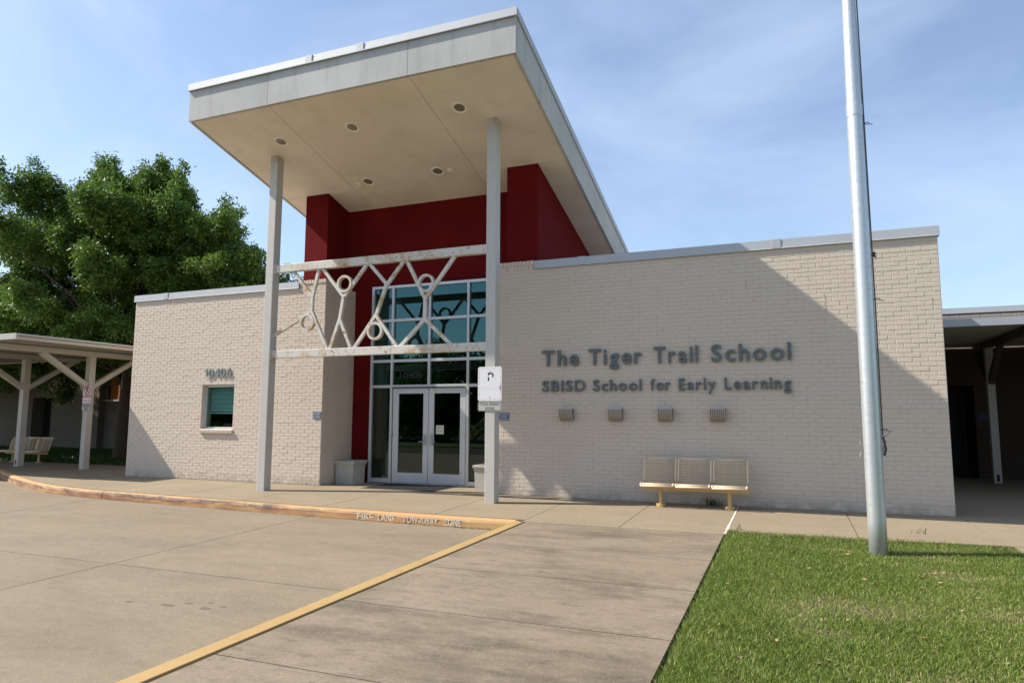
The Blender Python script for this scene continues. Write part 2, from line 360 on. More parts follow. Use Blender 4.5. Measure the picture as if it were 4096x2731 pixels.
KERB = [(-6.23, -2.73), (-8.0, -2.73), (-10.0, -2.68), (-12.0, -2.59), (-14.0, -2.48), (-15.54, -2.40), (-16.5, -2.30), (-17.4, -2.14), (-18.4, -1.88), (-19.4, -1.52),
        (-20.6, -1.02), (-21.9, -0.45), (-23.6, 0.25), (-26.5, 1.1), (-30.0, 1.7), (-42.0, 2.0)]
def kerb_y(x, o=0.0):
    for (xa, ya), (xb, yb) in zip(KERB, KERB[1:]):
        if xb <= x <= xa:
            t = (x - xa) / (xb - xa); d = Vector((xb - xa, yb - ya)).normalized()
            return ya + t * (yb - ya) + o / abs(d.x)
    return KERB[0][1] + o if x > KERB[0][0] else KERB[-1][1] + o
# road of cast concrete slabs
ROFF = -0.155
road = MB().add([(-60, -60, -0.62), (60, -60, -0.62), (60, 5, -0.5), (-60, 5, -0.5)], [(0, 1, 2, 3)]).build('road', 'joint_dirt'); tag(road, 'concrete drive in front of the school', kind='structure')
xs = [(-60, -41), (-41, -28.2), (-28.2, -21.9), (-21.9, -15.6), (-15.6, -10.05), (-10.05, -6.2)]
ys = [(-14.2, -10.4), (-10.4, -6.42), (-6.42, -2.3)]
for xa, xb in xs:
    for ya, yb in ys: slab('road_slab', [(xa, ya), (xb, ya), (xb + 0.0, yb), (xa, yb)], road, 'road_concrete', 0.12, ROFF, 0.007)
    if xb < -15: slab('road_slab', [(xa, -2.3), (xb, -2.3), (xb, 3.0), (xa, 3.0)], road, 'road_concrete', 0.12, ROFF, 0.007)
for k in range(10): slab('road_slab', [(-60 + 12 * k, -27), (-48 + 12 * k, -27), (-48 + 12 * k, -14.2), (-60 + 12 * k, -14.2)], road, 'road_concrete', 0.12, ROFF, 0.007)
for x_, y_, r_ in ((-7.95, -7.45, 0.085), (-7.80, -7.33, 0.05), (-7.52, -7.40, 0.07), (-7.40, -7.30, 0.04), (-7.62, -7.24, 0.035), (-8.4, -7.5, 0.05), (-9.6, -8.2, 0.06), (-9.5, -4.4, 0.04), (-11.4, -5.2, 0.05), (-7.1, -5.0, 0.03)):
    ps = [(x_ + r_ * (1 + 0.25 * random.uniform(-1, 1)) * math.cos(t), y_ + 0.45 * r_ * (1 + 0.3 * random.uniform(-1, 1)) * math.sin(t)) for t in np.linspace(0, 2 * math.pi, 15)[:-1]]
    MB().add([(a, b, zt(b) + ROFF + 0.002) for a, b in ps], [tuple(range(14))]).build('oil_spot', 'oil_stain', road)
# sidewalk slabs between kerb and building
walk0 = MB().box(-42, 12, -2.2, 9, -0.42, -0.20).build('sidewalk', 'joint_dirt'); tag(walk0, 'tan concrete sidewalk along the school front', kind='structure')
jx = [-42, -36, -30, -26.5, -23.6, -20.6, -17.92, -15.54, -13.65, -11.8, -9.93, -7.68, -6.12]
for a, b in zip(jx, jx[1:]):
    xsn = [a] + [x for x, _ in KERB[::-1] if a < x < b] + [b]
    top = 0.0 if b > -17.9 and a > -18 else 2.55
    front = [(x, kerb_y(x, 0.16)) for x in xsn]
    slab('sidewalk_slab', front + [(b, top), (a, top)], walk0, 'sidewalk_concrete', 0.09)
jr = [-6.12, -4.64, -3.19, -1.54, 0.06, 1.7, 3.4, 5.2, 8.0]
fy = lambda x: -2.74 if x <= -3.19 else (-2.62 + (x + 3.19) * 0.10 if x <= 0.07 else -2.3)
for a, b in zip(jr, jr[1:]):
    slab('sidewalk_slab', [(a, fy(a + 0.001) if a > -3.2 and a < 0 else fy(a)), (b, fy(b)), (b, 0.0), (a, 0.0)], walk0, 'sidewalk_concrete', 0.09)
slab('sidewalk_slab', [(-11.92, 0.0), (-7.92, 0.0), (-7.92, 1.3), (-11.92, 1.3)], walk0, 'sidewalk_concrete', 0.09)
for a, b in ((0.02, 1.7), (1.7, 3.4), (3.4, 8.0)):
    slab('sidewalk_slab', [(a, 0.0), (b, 0.0), (b, 4.1), (a, 4.1)], walk0, 'sidewalk_concrete', 0.09)
    slab('sidewalk_slab', [(a, 4.1), (b, 4.1), (b, 8.27), (a, 8.27)], walk0, 'sidewalk_concrete', 0.09)
for ya, yb in ((-6.0, -2.3), (-10, -6.0), (-14, -10)): slab('sidewalk_slab', [(0.16, ya), (1.7, ya), (1.7, yb), (0.16, yb)], walk0, 'sidewalk_concrete', 0.09)
seal = MB()
ys_s = np.linspace(-2.66, -0.03, 24)
for ya, yb in zip(ys_s, ys_s[1:]):
    wa = (0.006 + 0.010 * (-ya / 2.7)) * random.uniform(0.7, 1.3); xa = -3.19 + random.uniform(-0.002, 0.002)
    seal.prism([(xa - wa, ya, zt(ya) - 0.03), (xa + wa, ya, zt(ya) - 0.03), (xa + wa, yb, zt(yb) - 0.03), (xa - wa, yb, zt(yb) - 0.03)], [(xa - wa, ya, zt(ya) + 0.0025), (xa + wa, ya, zt(ya) + 0.0025), (xa + wa, yb, zt(yb) + 0.0025), (xa - wa, yb, zt(yb) + 0.0025)])
seal.build('joint_sealant', 'joint_caulk', walk0)
# broad stained walkway beside the yellow edge strip
sx = lambda y: -6.055 + (y + 2.75) * 0.0225                    # right side of the strip
path = MB().box(-6.4, -3.2, -14, -2.9, -0.75, -0.42).build('path', 'joint_dirt'); tag(path, 'stained concrete walk leading to the sidewalk', kind='structure')
yj = [-2.745, -4.38, -5.74, -7.17, -8.62, -10.1, -11.6, -13.1, -14.2]
for a, b in zip(yj, yj[1:]):
    slab('path_slab', [(sx(b) + 0.012, b), (-3.19, b), (-3.19, a), (sx(a) + 0.012, a)], path, 'walk_concrete', 0.14, 0.0, 0.010)
for a in yj[3:6]:                                             # pale grout smears along the joints
    for s_ in (-0.055, 0.05):
        pts = [(x, a + s_ + random.uniform(-0.012, 0.012)) for x in np.arange(sx(a) + 0.1, -3.4, 0.06)]
        mb = MB()
        for (xa, ya), (xb, yb) in zip(pts, pts[1:]):
            if random.random() < (0.72 if xa < -4.6 else 0.45):
                wd = random.uniform(0.0015, 0.005)
                mb.add([(xa, ya, zt(ya) + 0.003), (xb, yb, zt(yb) + 0.003), (xb, yb + wd, zt(yb) + 0.003), (xa, ya + wd, zt(ya) + 0.003)], [(0, 1, 2, 3)])
        mb.build('grout_smear', 'grout', path)
edge = MB().prism([(sx(-2.72) - 0.145, -2.72, -0.4), (sx(-14.2) - 0.15, -14.2, -0.75), (sx(-14.2), -14.2, -0.75), (sx(-2.72), -2.86, -0.4)],
                  [(sx(-2.72) - 0.145, -2.72, zt(-2.72) + 0.012), (sx(-14.2) - 0.15, -14.2, zt(-14.2) + 0.012), (sx(-14.2), -14.2, zt(-14.2) + 0.012), (sx(-2.72), -2.86, zt(-2.86) + 0.012)]).build('kerb_strip', 'strip', bevel=0.006)
tag(edge, 'yellow painted strip between the drive and the walk', kind='structure')
# kerb, cast in segments with a rounded top
prof = [(0.0, -0.30), (-0.012, -0.14), (-0.004, -0.055), (0.012, -0.022), (0.035, -0.004), (0.07, 0.004), (0.12, 0.003), (0.155, -0.004), (0.155, -0.30)]
kerb = empty('kerb', (-12, -2.6, 0)); tag(kerb, 'painted concrete kerb along the fire lane', kind='structure')
def fine(pts, n=6):
    out = []
    for i in range(len(pts) - 1):
        p0 = Vector(pts[max(i - 1, 0)]); p1 = Vector(pts[i]); p2 = Vector(pts[i + 1]); p3 = Vector(pts[min(i + 2, len(pts) - 1)])
        for k in range(n):
            t = k / n; out.append(0.5 * ((2 * p1) + (p2 - p0) * t + (2 * p0 - 5 * p1 + 4 * p2 - p3) * t * t + (3 * p1 - p0 - 3 * p2 + p3) * t ** 3))
    return out + [Vector(pts[-1])]
KF = fine(KERB)
def kerb_piece(i0, i1):
    vs = []; fs = []; n = len(prof); pts = KF[i0:i1 + 1]
    for i, p in enumerate(pts):
        a = pts[max(i - 1, 0)]; b = pts[min(i + 1, len(pts) - 1)]; d = (b - a).normalized(); nr = Vector((d.y, -d.x)) * 1.0
        if nr.y < 0: nr = -nr
        q = p + (d * 0.009 if i == 0 else (-d * 0.009 if i == len(pts) - 1 else Vector((0, 0))))
        for o, z in prof: vs.append((q.x + nr.x * o, q.y + nr.y * o + random.uniform(-0.0015, 0.0015), zt(q.y) + z + random.uniform(-0.0015, 0.0015)))
    for i in range(len(pts) - 1): fs += [(i * n + k, (i + 1) * n + k, (i + 1) * n + k + 1, i * n + k + 1) for k in range(n - 1)]
    fs += [tuple(range(n)), tuple(range((len(pts) - 1) * n, len(pts) * n))[::-1]]
    return MB().add(vs, fs).build('kerb_segment', 'kerb', kerb, smooth=False)
for i0, i1 in ((0, 30), (30, 60), (60, 90)): kerb_piece(i0, min(i1, len(KF) - 1))
tx = MB()
kw = [('FIRE', -9.06, -8.74), ('LANE', -8.65, -8.32), ('TOW-AWAY', -8.17, -7.53), ('ZONE', -7.43, -7.13)]
for s_, a, b in kw:
    y_ = kerb_y((a + b) / 2) - 0.012; text_on(tx, s_, a, b, -0.190, -0.085, y_, 0.004, 0.02)
tx.build('kerb_lettering', 'stencil', kerb)
# lawns
lawn = MB().prism([(-3.185, -14, -0.7), (0.15, -14, -0.7), (0.15, -2.30, -0.3), (-3.185, -2.63, -0.3)], [(-3.185, -14, zt(-14) - 0.030), (0.15, -14, zt(-14) - 0.030), (0.15, -2.30, zt(-2.3) - 0.03), (-3.185, -2.63, zt(-2.6) - 0.030)]).build('lawn', 'soil')
tag(lawn, 'soil of the lawn round the flagpole', kind='structure')
lawn2 = MB().box(-60, -17.95, 2.55, 9.55, -0.5, -0.02).build('lawn', 'soil'); tag(lawn2, 'soil of the shaded lawn under the oak', kind='structure')
lawn3 = MB().prism([(1.72, -14.2, -0.7), (14, -14.2, -0.7), (14, -2.31, -0.4), (1.72, -2.31, -0.4)], [(1.72, -14.2, zt(-14.2) - 0.02), (14, -14.2, zt(-14.2) - 0.02), (14, -2.31, zt(-2.31) - 0.02), (1.72, -2.31, zt(-2.31) - 0.02)]).build('lawn', 'verge_green'); tag(lawn3, 'lawn beyond the side path', kind='structure')
verge = MB().box(-60, 60, -33, -27, -0.7, -0.50).build('verge', 'verge_green'); tag(verge, 'grass verge across the drive', kind='structure')

# ------------------------------------------------------------------ the school building
B = empty('school_building', (-9.9, 0.0, 0.0))
tag(B, 'cream painted brick school with red entrance and tall sloping canopy', 'building')
CO = 4.429 / 59; BL = 0.2256; JT = 0.0072
def course_rects(x0, x1, n, z0=0.0, first_half=0, holes=(), right=True):
    out = []
    for i in range(n):
        z = z0 + i * CO; cuts = []; x = x1; k = 0
        half = (i + first_half) % 2
        while x > x0 + 1e-6:
            wd = (BL * 0.5 if (k == 0 and half) else BL); nx = max(x - wd, x0)
            if nx - x0 < 0.03: nx = x0
            cuts.append((nx, x)); x = nx; k += 1
        for a, b in cuts:
            seg = [(a, b)]
            for hx0, hx1, hz0, hz1 in holes:
                if z + CO > hz0 + 0.02 and z < hz1 - 0.02:
                    ns = []
                    for p, q in seg:
                        if q <= hx0 or p >= hx1: ns.append((p, q)); continue
                        if p < hx0 - 0.02: ns.append((p, hx0))
                        if q > hx1 + 0.02: ns.append((hx1, q))
                    seg = ns
            out += [(p, q, z, z + CO) for p, q in seg]
    return out
def brick_mesh(rects, pl=0.0055, plane='front', face=0.0):
    """all the rects as bricks with chamfered faces in one mesh (front: faces -y at y=face; side: faces +x at x=face, rect along y)"""
    V = []; F = []
    for a, b, z, z2 in rects:
        j = JT / 2; p = random.uniform(-0.002, 0.002); c = 0.0045
        jx0 = j + random.uniform(-0.0012, 0.0012); jz = j + random.uniform(-0.0012, 0.0012)
        o = [(a + jx0, z + jz), (b - j, z + jz), (b - j, z2 - j), (a + jx0, z2 - j)]
        i_ = [(a + jx0 + c, z + jz + c), (b - j - c, z + jz + c), (b - j - c, z2 - j - c), (a + jx0 + c, z2 - j - c)]
        t0 = len(V)
        for ring, d in ((o, pl), (o, p + c * 0.8), (i_, p)):
            for u, v in ring: V.append((u, face + d, v) if plane == 'front' else (face - d, u, v))
        for k in range(4):
            k2 = (k + 1) % 4
            F += [(t0 + k, t0 + k2, t0 + 4 + k2, t0 + 4 + k), (t0 + 4 + k, t0 + 4 + k2, t0 + 8 + k2, t0 + 8 + k)]
        F.append((t0 + 8, t0 + 9, t0 + 10, t0 + 11))
    mb = MB(); mb.v = V; mb.f = F; return mb
# right wing wall: the core with its mortar, and the bricks
XL = -7.90
rw = MB().box(XL, 0.0, 0.0055, 8.45, -0.3, 4.44).build('brick_wall', 'mortar', B)
rects = course_rects(XL, 0.0, 59, first_half=0) + course_rects(XL, -6.93, 1, 4.429, 1)
def full(r): return abs((r[1] - r[0]) - BL) < 1e-4 or abs((r[1] - r[0]) - BL / 2) < 1e-4
near = sorted([r for r in rects if full(r)], key=lambda r: -(r[0] + r[1]))[:300]
ns = set(near)
shared = {}
for r in near:
    wd = round(r[1] - r[0], 4)
    if (wd, 0) not in shared:
        for q in range(4): shared[(wd, q)] = None
    q = random.randrange(4)
    if shared[(wd, q)] is None:
        me = bpy.data.meshes.new('brick'); t = brick_mesh([(0, wd, 0, CO)]); me.from_pydata(t.v, [], t.f); me.update(); shared[(wd, q)] = me
    o = put('brick', shared[(wd, q)], 'brick', rw); o.location = (r[0], 0, r[2])
tag(brick_mesh([r for r in rects if r not in ns]).build('bricks', 'brick', rw), kind='stuff')
for x_, z_, h_ in ((-1.685, 3.55, 0.24), (-0.13, 3.43, 0.10), (-2.95, 3.9, 0.16)):
    MB().box(x_ - 0.007, x_ + 0.007, -0.0032, 0.002, z_ - h_, z_).build('rust_streak', 'rust_stain', rw)
# left wing wall with its window opening
WX0, WX1, WZ0, WZ1 = -15.475, -14.485, 1.203, 2.252
lw = MB().box(-17.9, WX0, 0.0055, 0.3, -0.3, 4.44).box(WX1, -11.94, 0.0055, 0.3, -0.3, 4.44).box(WX0, WX1, 0.0055, 0.3, -0.3, WZ0).box(WX0, WX1, 0.0055, 0.3, WZ1, 4.44)
lw.box(-17.9, -17.6, 0.3, 7.5, -0.3, 4.44).box(-12.84, -11.94, 0.3, 1.15, -0.3, 4.44).box(-12.84, -12.6, 1.15, 7.5, -0.3, 4.44).box(-17.6, -12.84, 7.2, 7.5, -0.3, 4.44).box(-17.6, -12.84, 0.3, 7.2, 4.15, 4.40)
lw = lw.build('brick_wall', 'mortar', B)
r2 = course_rects(-17.9, -11.94, 59, first_half=1, holes=[(WX0, WX1, WZ0, WZ1)]) + course_rects(-12.67, -11.94, 1, 4.429, 0)
tag(brick_mesh(r2).build('bricks', 'brick', lw), kind='stuff')
tag(brick_mesh([(a, b, z, z2) for a, b, z, z2 in course_rects(0.0, 1.15, 60, first_half=1)], face=-11.9345, plane='side').build('bricks', 'brick', lw), kind='stuff')
# rowlock caps where the flashing stops short
def caps(x0, x1, par):
    n = round((x1 - x0) / 0.079); d = (x1 - x0) / n
    for k in range(n):
        MB().box(x0 + k * d + 0.004, x0 + (k + 1) * d - 0.004, -0.014 + random.uniform(-0.002, 0.002), 0.31, 4.520, 4.605 + random.uniform(-0.003, 0.003)).build('cap_brick', 'brick', par, bevel=0.004)
    MB().box(x0, x1, 0.0, 0.30, 4.50, 4.59).build('mortar_bed', 'mortar', par)
caps(-12.665, -11.935, lw); caps(XL, -6.925, rw)
# parapet flashing with lapped seams
def flashing(x0, x1, seams, par, endcap):
    s_ = [x0] + seams + [x1]
    for k, (a, b) in enumerate(zip(s_, s_[1:])):
        mb = MB().prism([(a + 0.003, -0.030, 4.435), (a + 0.003, 0.34, 4.435), (a + 0.003, 0.34, 4.575), (a + 0.003, -0.024, 4.592)], [(b - 0.003, -0.030, 4.435), (b - 0.003, 0.34, 4.435), (b - 0.003, 0.34, 4.575), (b - 0.003, -0.024, 4.592)])
        mb.prism([(a + 0.003, -0.037, 4.430), (a + 0.003, -0.02, 4.428), (a + 0.003, -0.02, 4.446), (a + 0.003, -0.034, 4.446)], [(b - 0.003, -0.037, 4.430), (b - 0.003, -0.02, 4.428), (b - 0.003, -0.02, 4.446), (b - 0.003, -0.034, 4.446)])
        mb.build('flashing', 'flashing', par)
    for x in seams: MB().box(x - 0.07, x + 0.07, -0.038, 0.345, 4.444, 4.598).build('seam_cover', 'flashing', par)
flashing(-17.94, -12.68, [-16.83], lw, True); flashing(-6.915, 0.035, [-5.93, -2.42], rw, True)
for y0, y1, x_ in ((0.34, 7.5, 0.035), (0.34, 7.5, -17.6)): MB().box(x_ - 0.36, x_, y0, y1, 4.43, 4.58).build('flashing', 'flashing', rw if x_ > -5 else lw)
# red stucco entrance block
zs = lambda y: 7.496 - 0.267 * (y + 2.6)
def redbox(x0, x1, y0, y1, z0, z1=None, extra=0.03):
    t0 = zs(y0) + extra if z1 is None else z1; t1 = zs(y1) + extra if z1 is None else z1
    return [(x0, y0, z0), (x1, y0, z0), (x1, y1, z0), (x0, y1, z0)], [(x0, y0, t0), (x1, y0, t0), (x1, y1, t1), (x0, y1, t1)]
MB().prism(*redbox(-12.838, -12.198, 0.324, 7.6, 4.1)).build('pier', 'red', B)
MB().prism(*redbox(-7.642, -6.952, 0.324, 7.6, 4.1)).build('pier', 'red', B)
rwall = MB().prism(*redbox(-12.3, -11.405, 1.15, 1.35, -0.2)).prism(*redbox(-8.275, -7.5, 1.15, 1.35, -0.2)).prism(*redbox(-11.405, -8.275, 1.15, 1.35, 4.565)).build('red_wall', 'red', B)
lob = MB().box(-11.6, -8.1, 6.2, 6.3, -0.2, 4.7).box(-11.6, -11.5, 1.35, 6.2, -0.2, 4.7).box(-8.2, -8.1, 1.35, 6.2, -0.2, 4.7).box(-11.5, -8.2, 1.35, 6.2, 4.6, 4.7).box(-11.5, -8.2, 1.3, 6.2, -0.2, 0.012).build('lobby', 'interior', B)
# sloping canopy: core, fascia panels, soffit panels, flashing
CX0, CX1, CY0, CY1 = -13.506, -6.289, -2.60, 7.4
can = MB(); e = 0.06
can.prism([(CX0 + e, CY0 + e, zs(CY0) + 0.05), (CX1 - e, CY0 + e, zs(CY0) + 0.05), (CX1 - e, CY1, zs(CY1) + 0.05), (CX0 + e, CY1, zs(CY1) + 0.05)],
          [(CX0 + e, CY0 + e, zs(CY0) + 0.74), (CX1 - e, CY0 + e, zs(CY0) + 0.74), (CX1 - e, CY1, zs(CY1) + 0.74), (CX0 + e, CY1, zs(CY1) + 0.74)])
can = can.build('canopy_roof', 'joint_dirt', B)
fx = [CX0, -11.48, -8.352, CX1]
for a, b in zip(fx, fx[1:]):
    MB().box(a + (0.004 if a > CX0 else 0), b - (0.004 if b < CX1 else 0), CY0, CY0 + 0.05, 7.496, 8.16).build('fascia_panel', 'fascia', can)
def side_panel(xa, xb, y0, y1, lo, hi, name, mat):
    MB().prism([(xa, y0, zs(y0) + lo), (xb, y0, zs(y0) + lo), (xb, y1, zs(y1) + lo), (xa, y1, zs(y1) + lo)], [(xa, y0, zs(y0) + hi), (xb, y0, zs(y0) + hi), (xb, y1, zs(y1) + hi), (xa, y1, zs(y1) + hi)]).build(name, mat, can)
fyv = [CY0 + 0.054, 0.414, 3.0, 5.4, CY1]
for a, b in zip(fyv, fyv[1:]):
    side_panel(CX1 - 0.05, CX1, a + 0.003, b - 0.003, 0.0, 0.664, 'fascia_panel', 'fascia'); side_panel(CX0, CX0 + 0.05, a + 0.003, b - 0.003, 0.0, 0.664, 'fascia_panel', 'fascia')
    side_panel(CX1 - 0.10, CX1 + 0.03, a - 0.05, b - 0.054, 0.645, 0.789, 'roof_flashing', 'flashing'); side_panel(CX0 - 0.03, CX0 + 0.10, a - 0.05, b - 0.054, 0.645, 0.789, 'roof_flashing', 'flashing')
sy = [CY0 + 0.056, 0.324, 3.9, CY1]
sxx = [CX0 + 0.056, -11.48, -8.352, CX1 - 0.056]
for a, b in zip(sxx, sxx[1:]):
    for c_, d_ in zip(sy, sy[1:]): side_panel(a + 0.005, b - 0.005, c_ + 0.005, d_ - 0.005, 0.014, 0.045, 'soffit_panel', 'soffit')
fs_ = [CX0 - 0.03, -10.49, -9.34, CX1 + 0.03]
for a, b in zip(fs_, fs_[1:]):
    mb = MB().prism([(a + 0.002, CY0 - 0.032, 8.142), (b - 0.002, CY0 - 0.032, 8.142), (b - 0.002, CY0 + 0.10, 8.142), (a + 0.002, CY0 + 0.10, 8.142)], [(a + 0.002, CY0 - 0.024, 8.287), (b - 0.002, CY0 - 0.024, 8.287), (b - 0.002, CY0 + 0.10, 8.262), (a + 0.002, CY0 + 0.10, 8.262)])
    mb.box(a + 0.002, b - 0.002, CY0 - 0.045, CY0 - 0.02, 8.130, 8.148).build('roof_flashing', 'flashing', can)
for x in (-10.49, -9.34): MB().box(x - 0.072, x + 0.072, CY0 - 0.040, CY0 + 0.10, 8.150, 8.293).build('seam_cover', 'flashing', can)
SL = math.atan(0.267)
def soffit_disc(x, y, prof, name, mat, par):
    mb = MB().lathe(prof, 0, 0, 28); o = mb.build(name, mat, par, smooth=False)
    o.location = (x, y, zs(y) + 0.014); o.rotation_euler = (-SL, 0, 0); return o
for x, y in ((-12.003, -1.575), (-10.196, -1.608), (-7.814, -1.602), (-10.953, 0.10), (-9.179, 0.10)):
    soffit_disc(x, y, [(0.110, -0.0035), (0.142, -0.014), (0.150, 0.0), (0.110, 0.02)], 'downlight_trim', 'light_trim', can)
    soffit_disc(x, y, [(0.104, -0.0045), (0.104, 0.012)], 'downlight_lens', 'light_lens', can)
for x, y in ((-11.232, 0.14), (-8.894, 0.13)):
    soffit_disc(x, y, [(0.020, -0.016), (0.062, -0.010), (0.066, 0.0), (0.02, 0.01)], 'sprinkler_cap', 'light_trim', can)
# columns and the frieze of leaping stick figures between them
for x0, x1 in ((-12.60, -12.40), (-7.43, -7.23)):
    c_ = MB().box(x0, x1, -1.2, -1.0, -0.06, zs(-1.2) + 0.03).build('column', 'column_paint', B, bevel=0.012)
fr = empty('frieze', (0, 0, 0), B)
fr.matrix_parent_inverse = Matrix.Translation(-B.location)
def rail(z0, z1): MB().box(-12.40, -7.43, -1.155, -1.045, z0, z1).build('rail', 'truss_paint', fr, bevel=0.008)
rail(4.545, 4.712); rail(2.715, 2.876)
for x, z in ((-12.394, 4.63), (-12.394, 2.80)): MB().box(x - 0.006, x + 0.012, -1.185, -1.015, z - 0.105, z + 0.105).build('end_plate', 'truss_paint', fr)
def figure(bars, ringc=None, wd=0.062):
    mb = MB(); ya, yb = -1.128, -1.072
    for k, (p, q) in enumerate(bars):
        mb.bar(p, q, wd, ya - 0.0013 * k, yb + 0.0013 * k)
    if ringc: mb.ring(ringc[0], ringc[1], 0.133, 0.180, ya - 0.012, yb + 0.012)
    mb.build('stick_figure', 'truss_paint', fr)
figure([((-11.945, 4.56), (-11.435, 3.99)), ((-11.275, 4.56), (-11.42, 3.99)), ((-11.422, 4.01), (-11.432, 3.66)), ((-11.43, 3.67), (-12.41, 3.20)), ((-11.43, 3.68), (-11.0, 2.86))], (-11.53, 3.445))
figure([((-11.19, 4.56), (-10.645, 3.93)), ((-10.10, 4.56), (-10.64, 3.92)), ((-10.64, 3.95), (-10.72, 3.47)), ((-10.72, 3.48), (-10.945, 2.86)), ((-10.72, 3.48), (-10.43, 2.86))], (-10.625, 4.19))
figure([((-10.04, 4.56), (-9.62, 4.11)), ((-9.24, 4.56), (-9.625, 4.10)), ((-9.625, 4.13), (-9.86, 3.49)), ((-9.86, 3.51), (-10.36, 2.86)), ((-9.86, 3.51), (-9.36, 2.86))], (-9.87, 3.19))
figure([((-9.18, 4.56), (-8.755, 3.77)), ((-8.12, 4.56), (-8.745, 3.77)), ((-8.75, 3.80), (-8.75, 3.35)), ((-8.75, 3.37), (-9.29, 2.86)), ((-8.75, 3.37), (-8.18, 2.86))], (-8.735, 4.07), 0.066)
# storefront: mullions and panes
sf = empty('storefront', (0, 0, 0), B); sf.matrix_parent_inverse = Matrix.Translation(-B.location)
FY0, FY1 = 1.045, 1.148
vert = [(-11.40, -11.338, 0.0, 4.565), (-10.85, -10.787, 0.0, 4.497), (-9.872, -9.811, 2.232, 4.497), (-8.896, -8.838, 0.0, 4.497), (-8.342, -8.28, 0.0, 4.565)]
for a, b, z0, z1 in vert: MB().box(a, b, FY0, FY1, z0, z1).build('mullion', 'aluminium', sf, bevel=0.003)
cells = [(-11.338, -10.85), (-10.787, -9.872), (-9.811, -8.896), (-8.838, -8.342)]
MB().box(-11.338, -8.342, FY0 + 0.002, FY1, 4.497, 4.562).build('mullion', 'aluminium', sf, bevel=0.003)
for a, b in cells:
    for z0, z1 in ((2.755, 2.82), (3.70, 3.765)): MB().box(a, b, FY0 + 0.003, FY1, z0, z1).build('mullion', 'aluminium', sf, bevel=0.003)
    for z0, z1 in ((2.232, 2.755), (2.82, 3.70), (3.765, 4.497)): MB().box(a - 0.005, b + 0.005, 1.095, 1.101, z0 - 0.005, z1 + 0.005).build('pane', 'teal_glass', sf)
for a, b in ((-11.338, -10.85), (-8.838, -8.342)):
    MB().box(a, b, FY0 + 0.003, FY1, 2.165, 2.232).box(a, b, FY0 + 0.003, FY1, 0.015, 0.11).build('mullion', 'aluminium', sf, bevel=0.003)
    MB().box(a - 0.005, b + 0.005, 1.095, 1.101, 0.105, 2.17).build('pane', 'door_glass', sf)
MB().box(-10.787, -8.896, FY0 + 0.001, FY1, 2.162, 2.232).build('mullion', 'aluminium', sf, bevel=0.003)
text_on(MB(), '10406', -10.62, -10.02, 2.375, 2.525, 1.091, 0.002, 0.02).build('pane_number', 'sign_black', sf)
MB().box(-11.155, -10.872, 1.103, 1.106, 1.432, 1.652).build('notice', 'purple_print', sf)
def leaf_door(x0, x1, l0, l1, hx, sgn):
    d = MB().box(x0, l0, 1.062, 1.107, 0.02, 2.152).box(l1, x1, 1.062, 1.107, 0.02, 2.152).box(l0, l1, 1.0625, 1.1065, 0.02, 0.25).box(l0, l1, 1.0625, 1.1065, 2.03, 2.152).build('door', 'aluminium', B, bevel=0.003)
    MB().box(l0 - 0.008, l1 + 0.008, 1.082, 1.088, 0.242, 2.038).build('pane', 'door_glass', d)
    h = MB(); rrect(hx - 0.042, hx + 0.042, 0.862, 1.125, 0.03, 1.046, 1.064, h); h.build('handle_plate', 'steel_grey', d)
    MB().tube([(hx, 1.06, 0.952), (hx, 1.0, 0.952), (hx - sgn * 0.02, 0.99, 0.952), (hx - sgn * 0.125, 0.99, 0.948)], 0.012, 8).tube([(hx, 1.046, 1.045), (hx, 1.032, 1.045)], 0.017, 10).build('handle', 'steel_grey', d, smooth=True)
    MB().box(x0 + 0.02, x1 - 0.02, 1.058, 1.064, 0.028, 0.045).build('kick_strip', 'steel_grey', d)
    return d
d1 = leaf_door(-10.770, -9.846, -10.620, -9.976, -9.927, 1); d2 = leaf_door(-9.836, -8.915, -9.70, -9.050, -9.752, -1)
MB().box(-9.651, -9.458, 1.075, 1.081, 1.124, 1.318).build('notice', 'paper', d2)
nb = MB()
for k in range(6): nb.box(-9.635, -9.475, 1.0738, 1.0748, 1.29 - 0.026 * k, 1.303 - 0.026 * k)
nb.build('notice_print', 'sign_grey', d2)
for x in (-10.775, -8.905): MB().tube([(x, 1.040, 1.06), (x, 1.040, 1.15)], 0.016, 8).build('hinge', 'steel_grey', d1 if x < -9.8 else d2, smooth=True)
MB().box(-10.76, -8.93, 1.0, 1.045, 2.157, 2.175).build('door_closer_track', 'dark_metal', sf)
MB().box(-10.787, -8.896, 1.0, 1.16, -0.01, 0.018).build('threshold', 'steel_grey', sf)
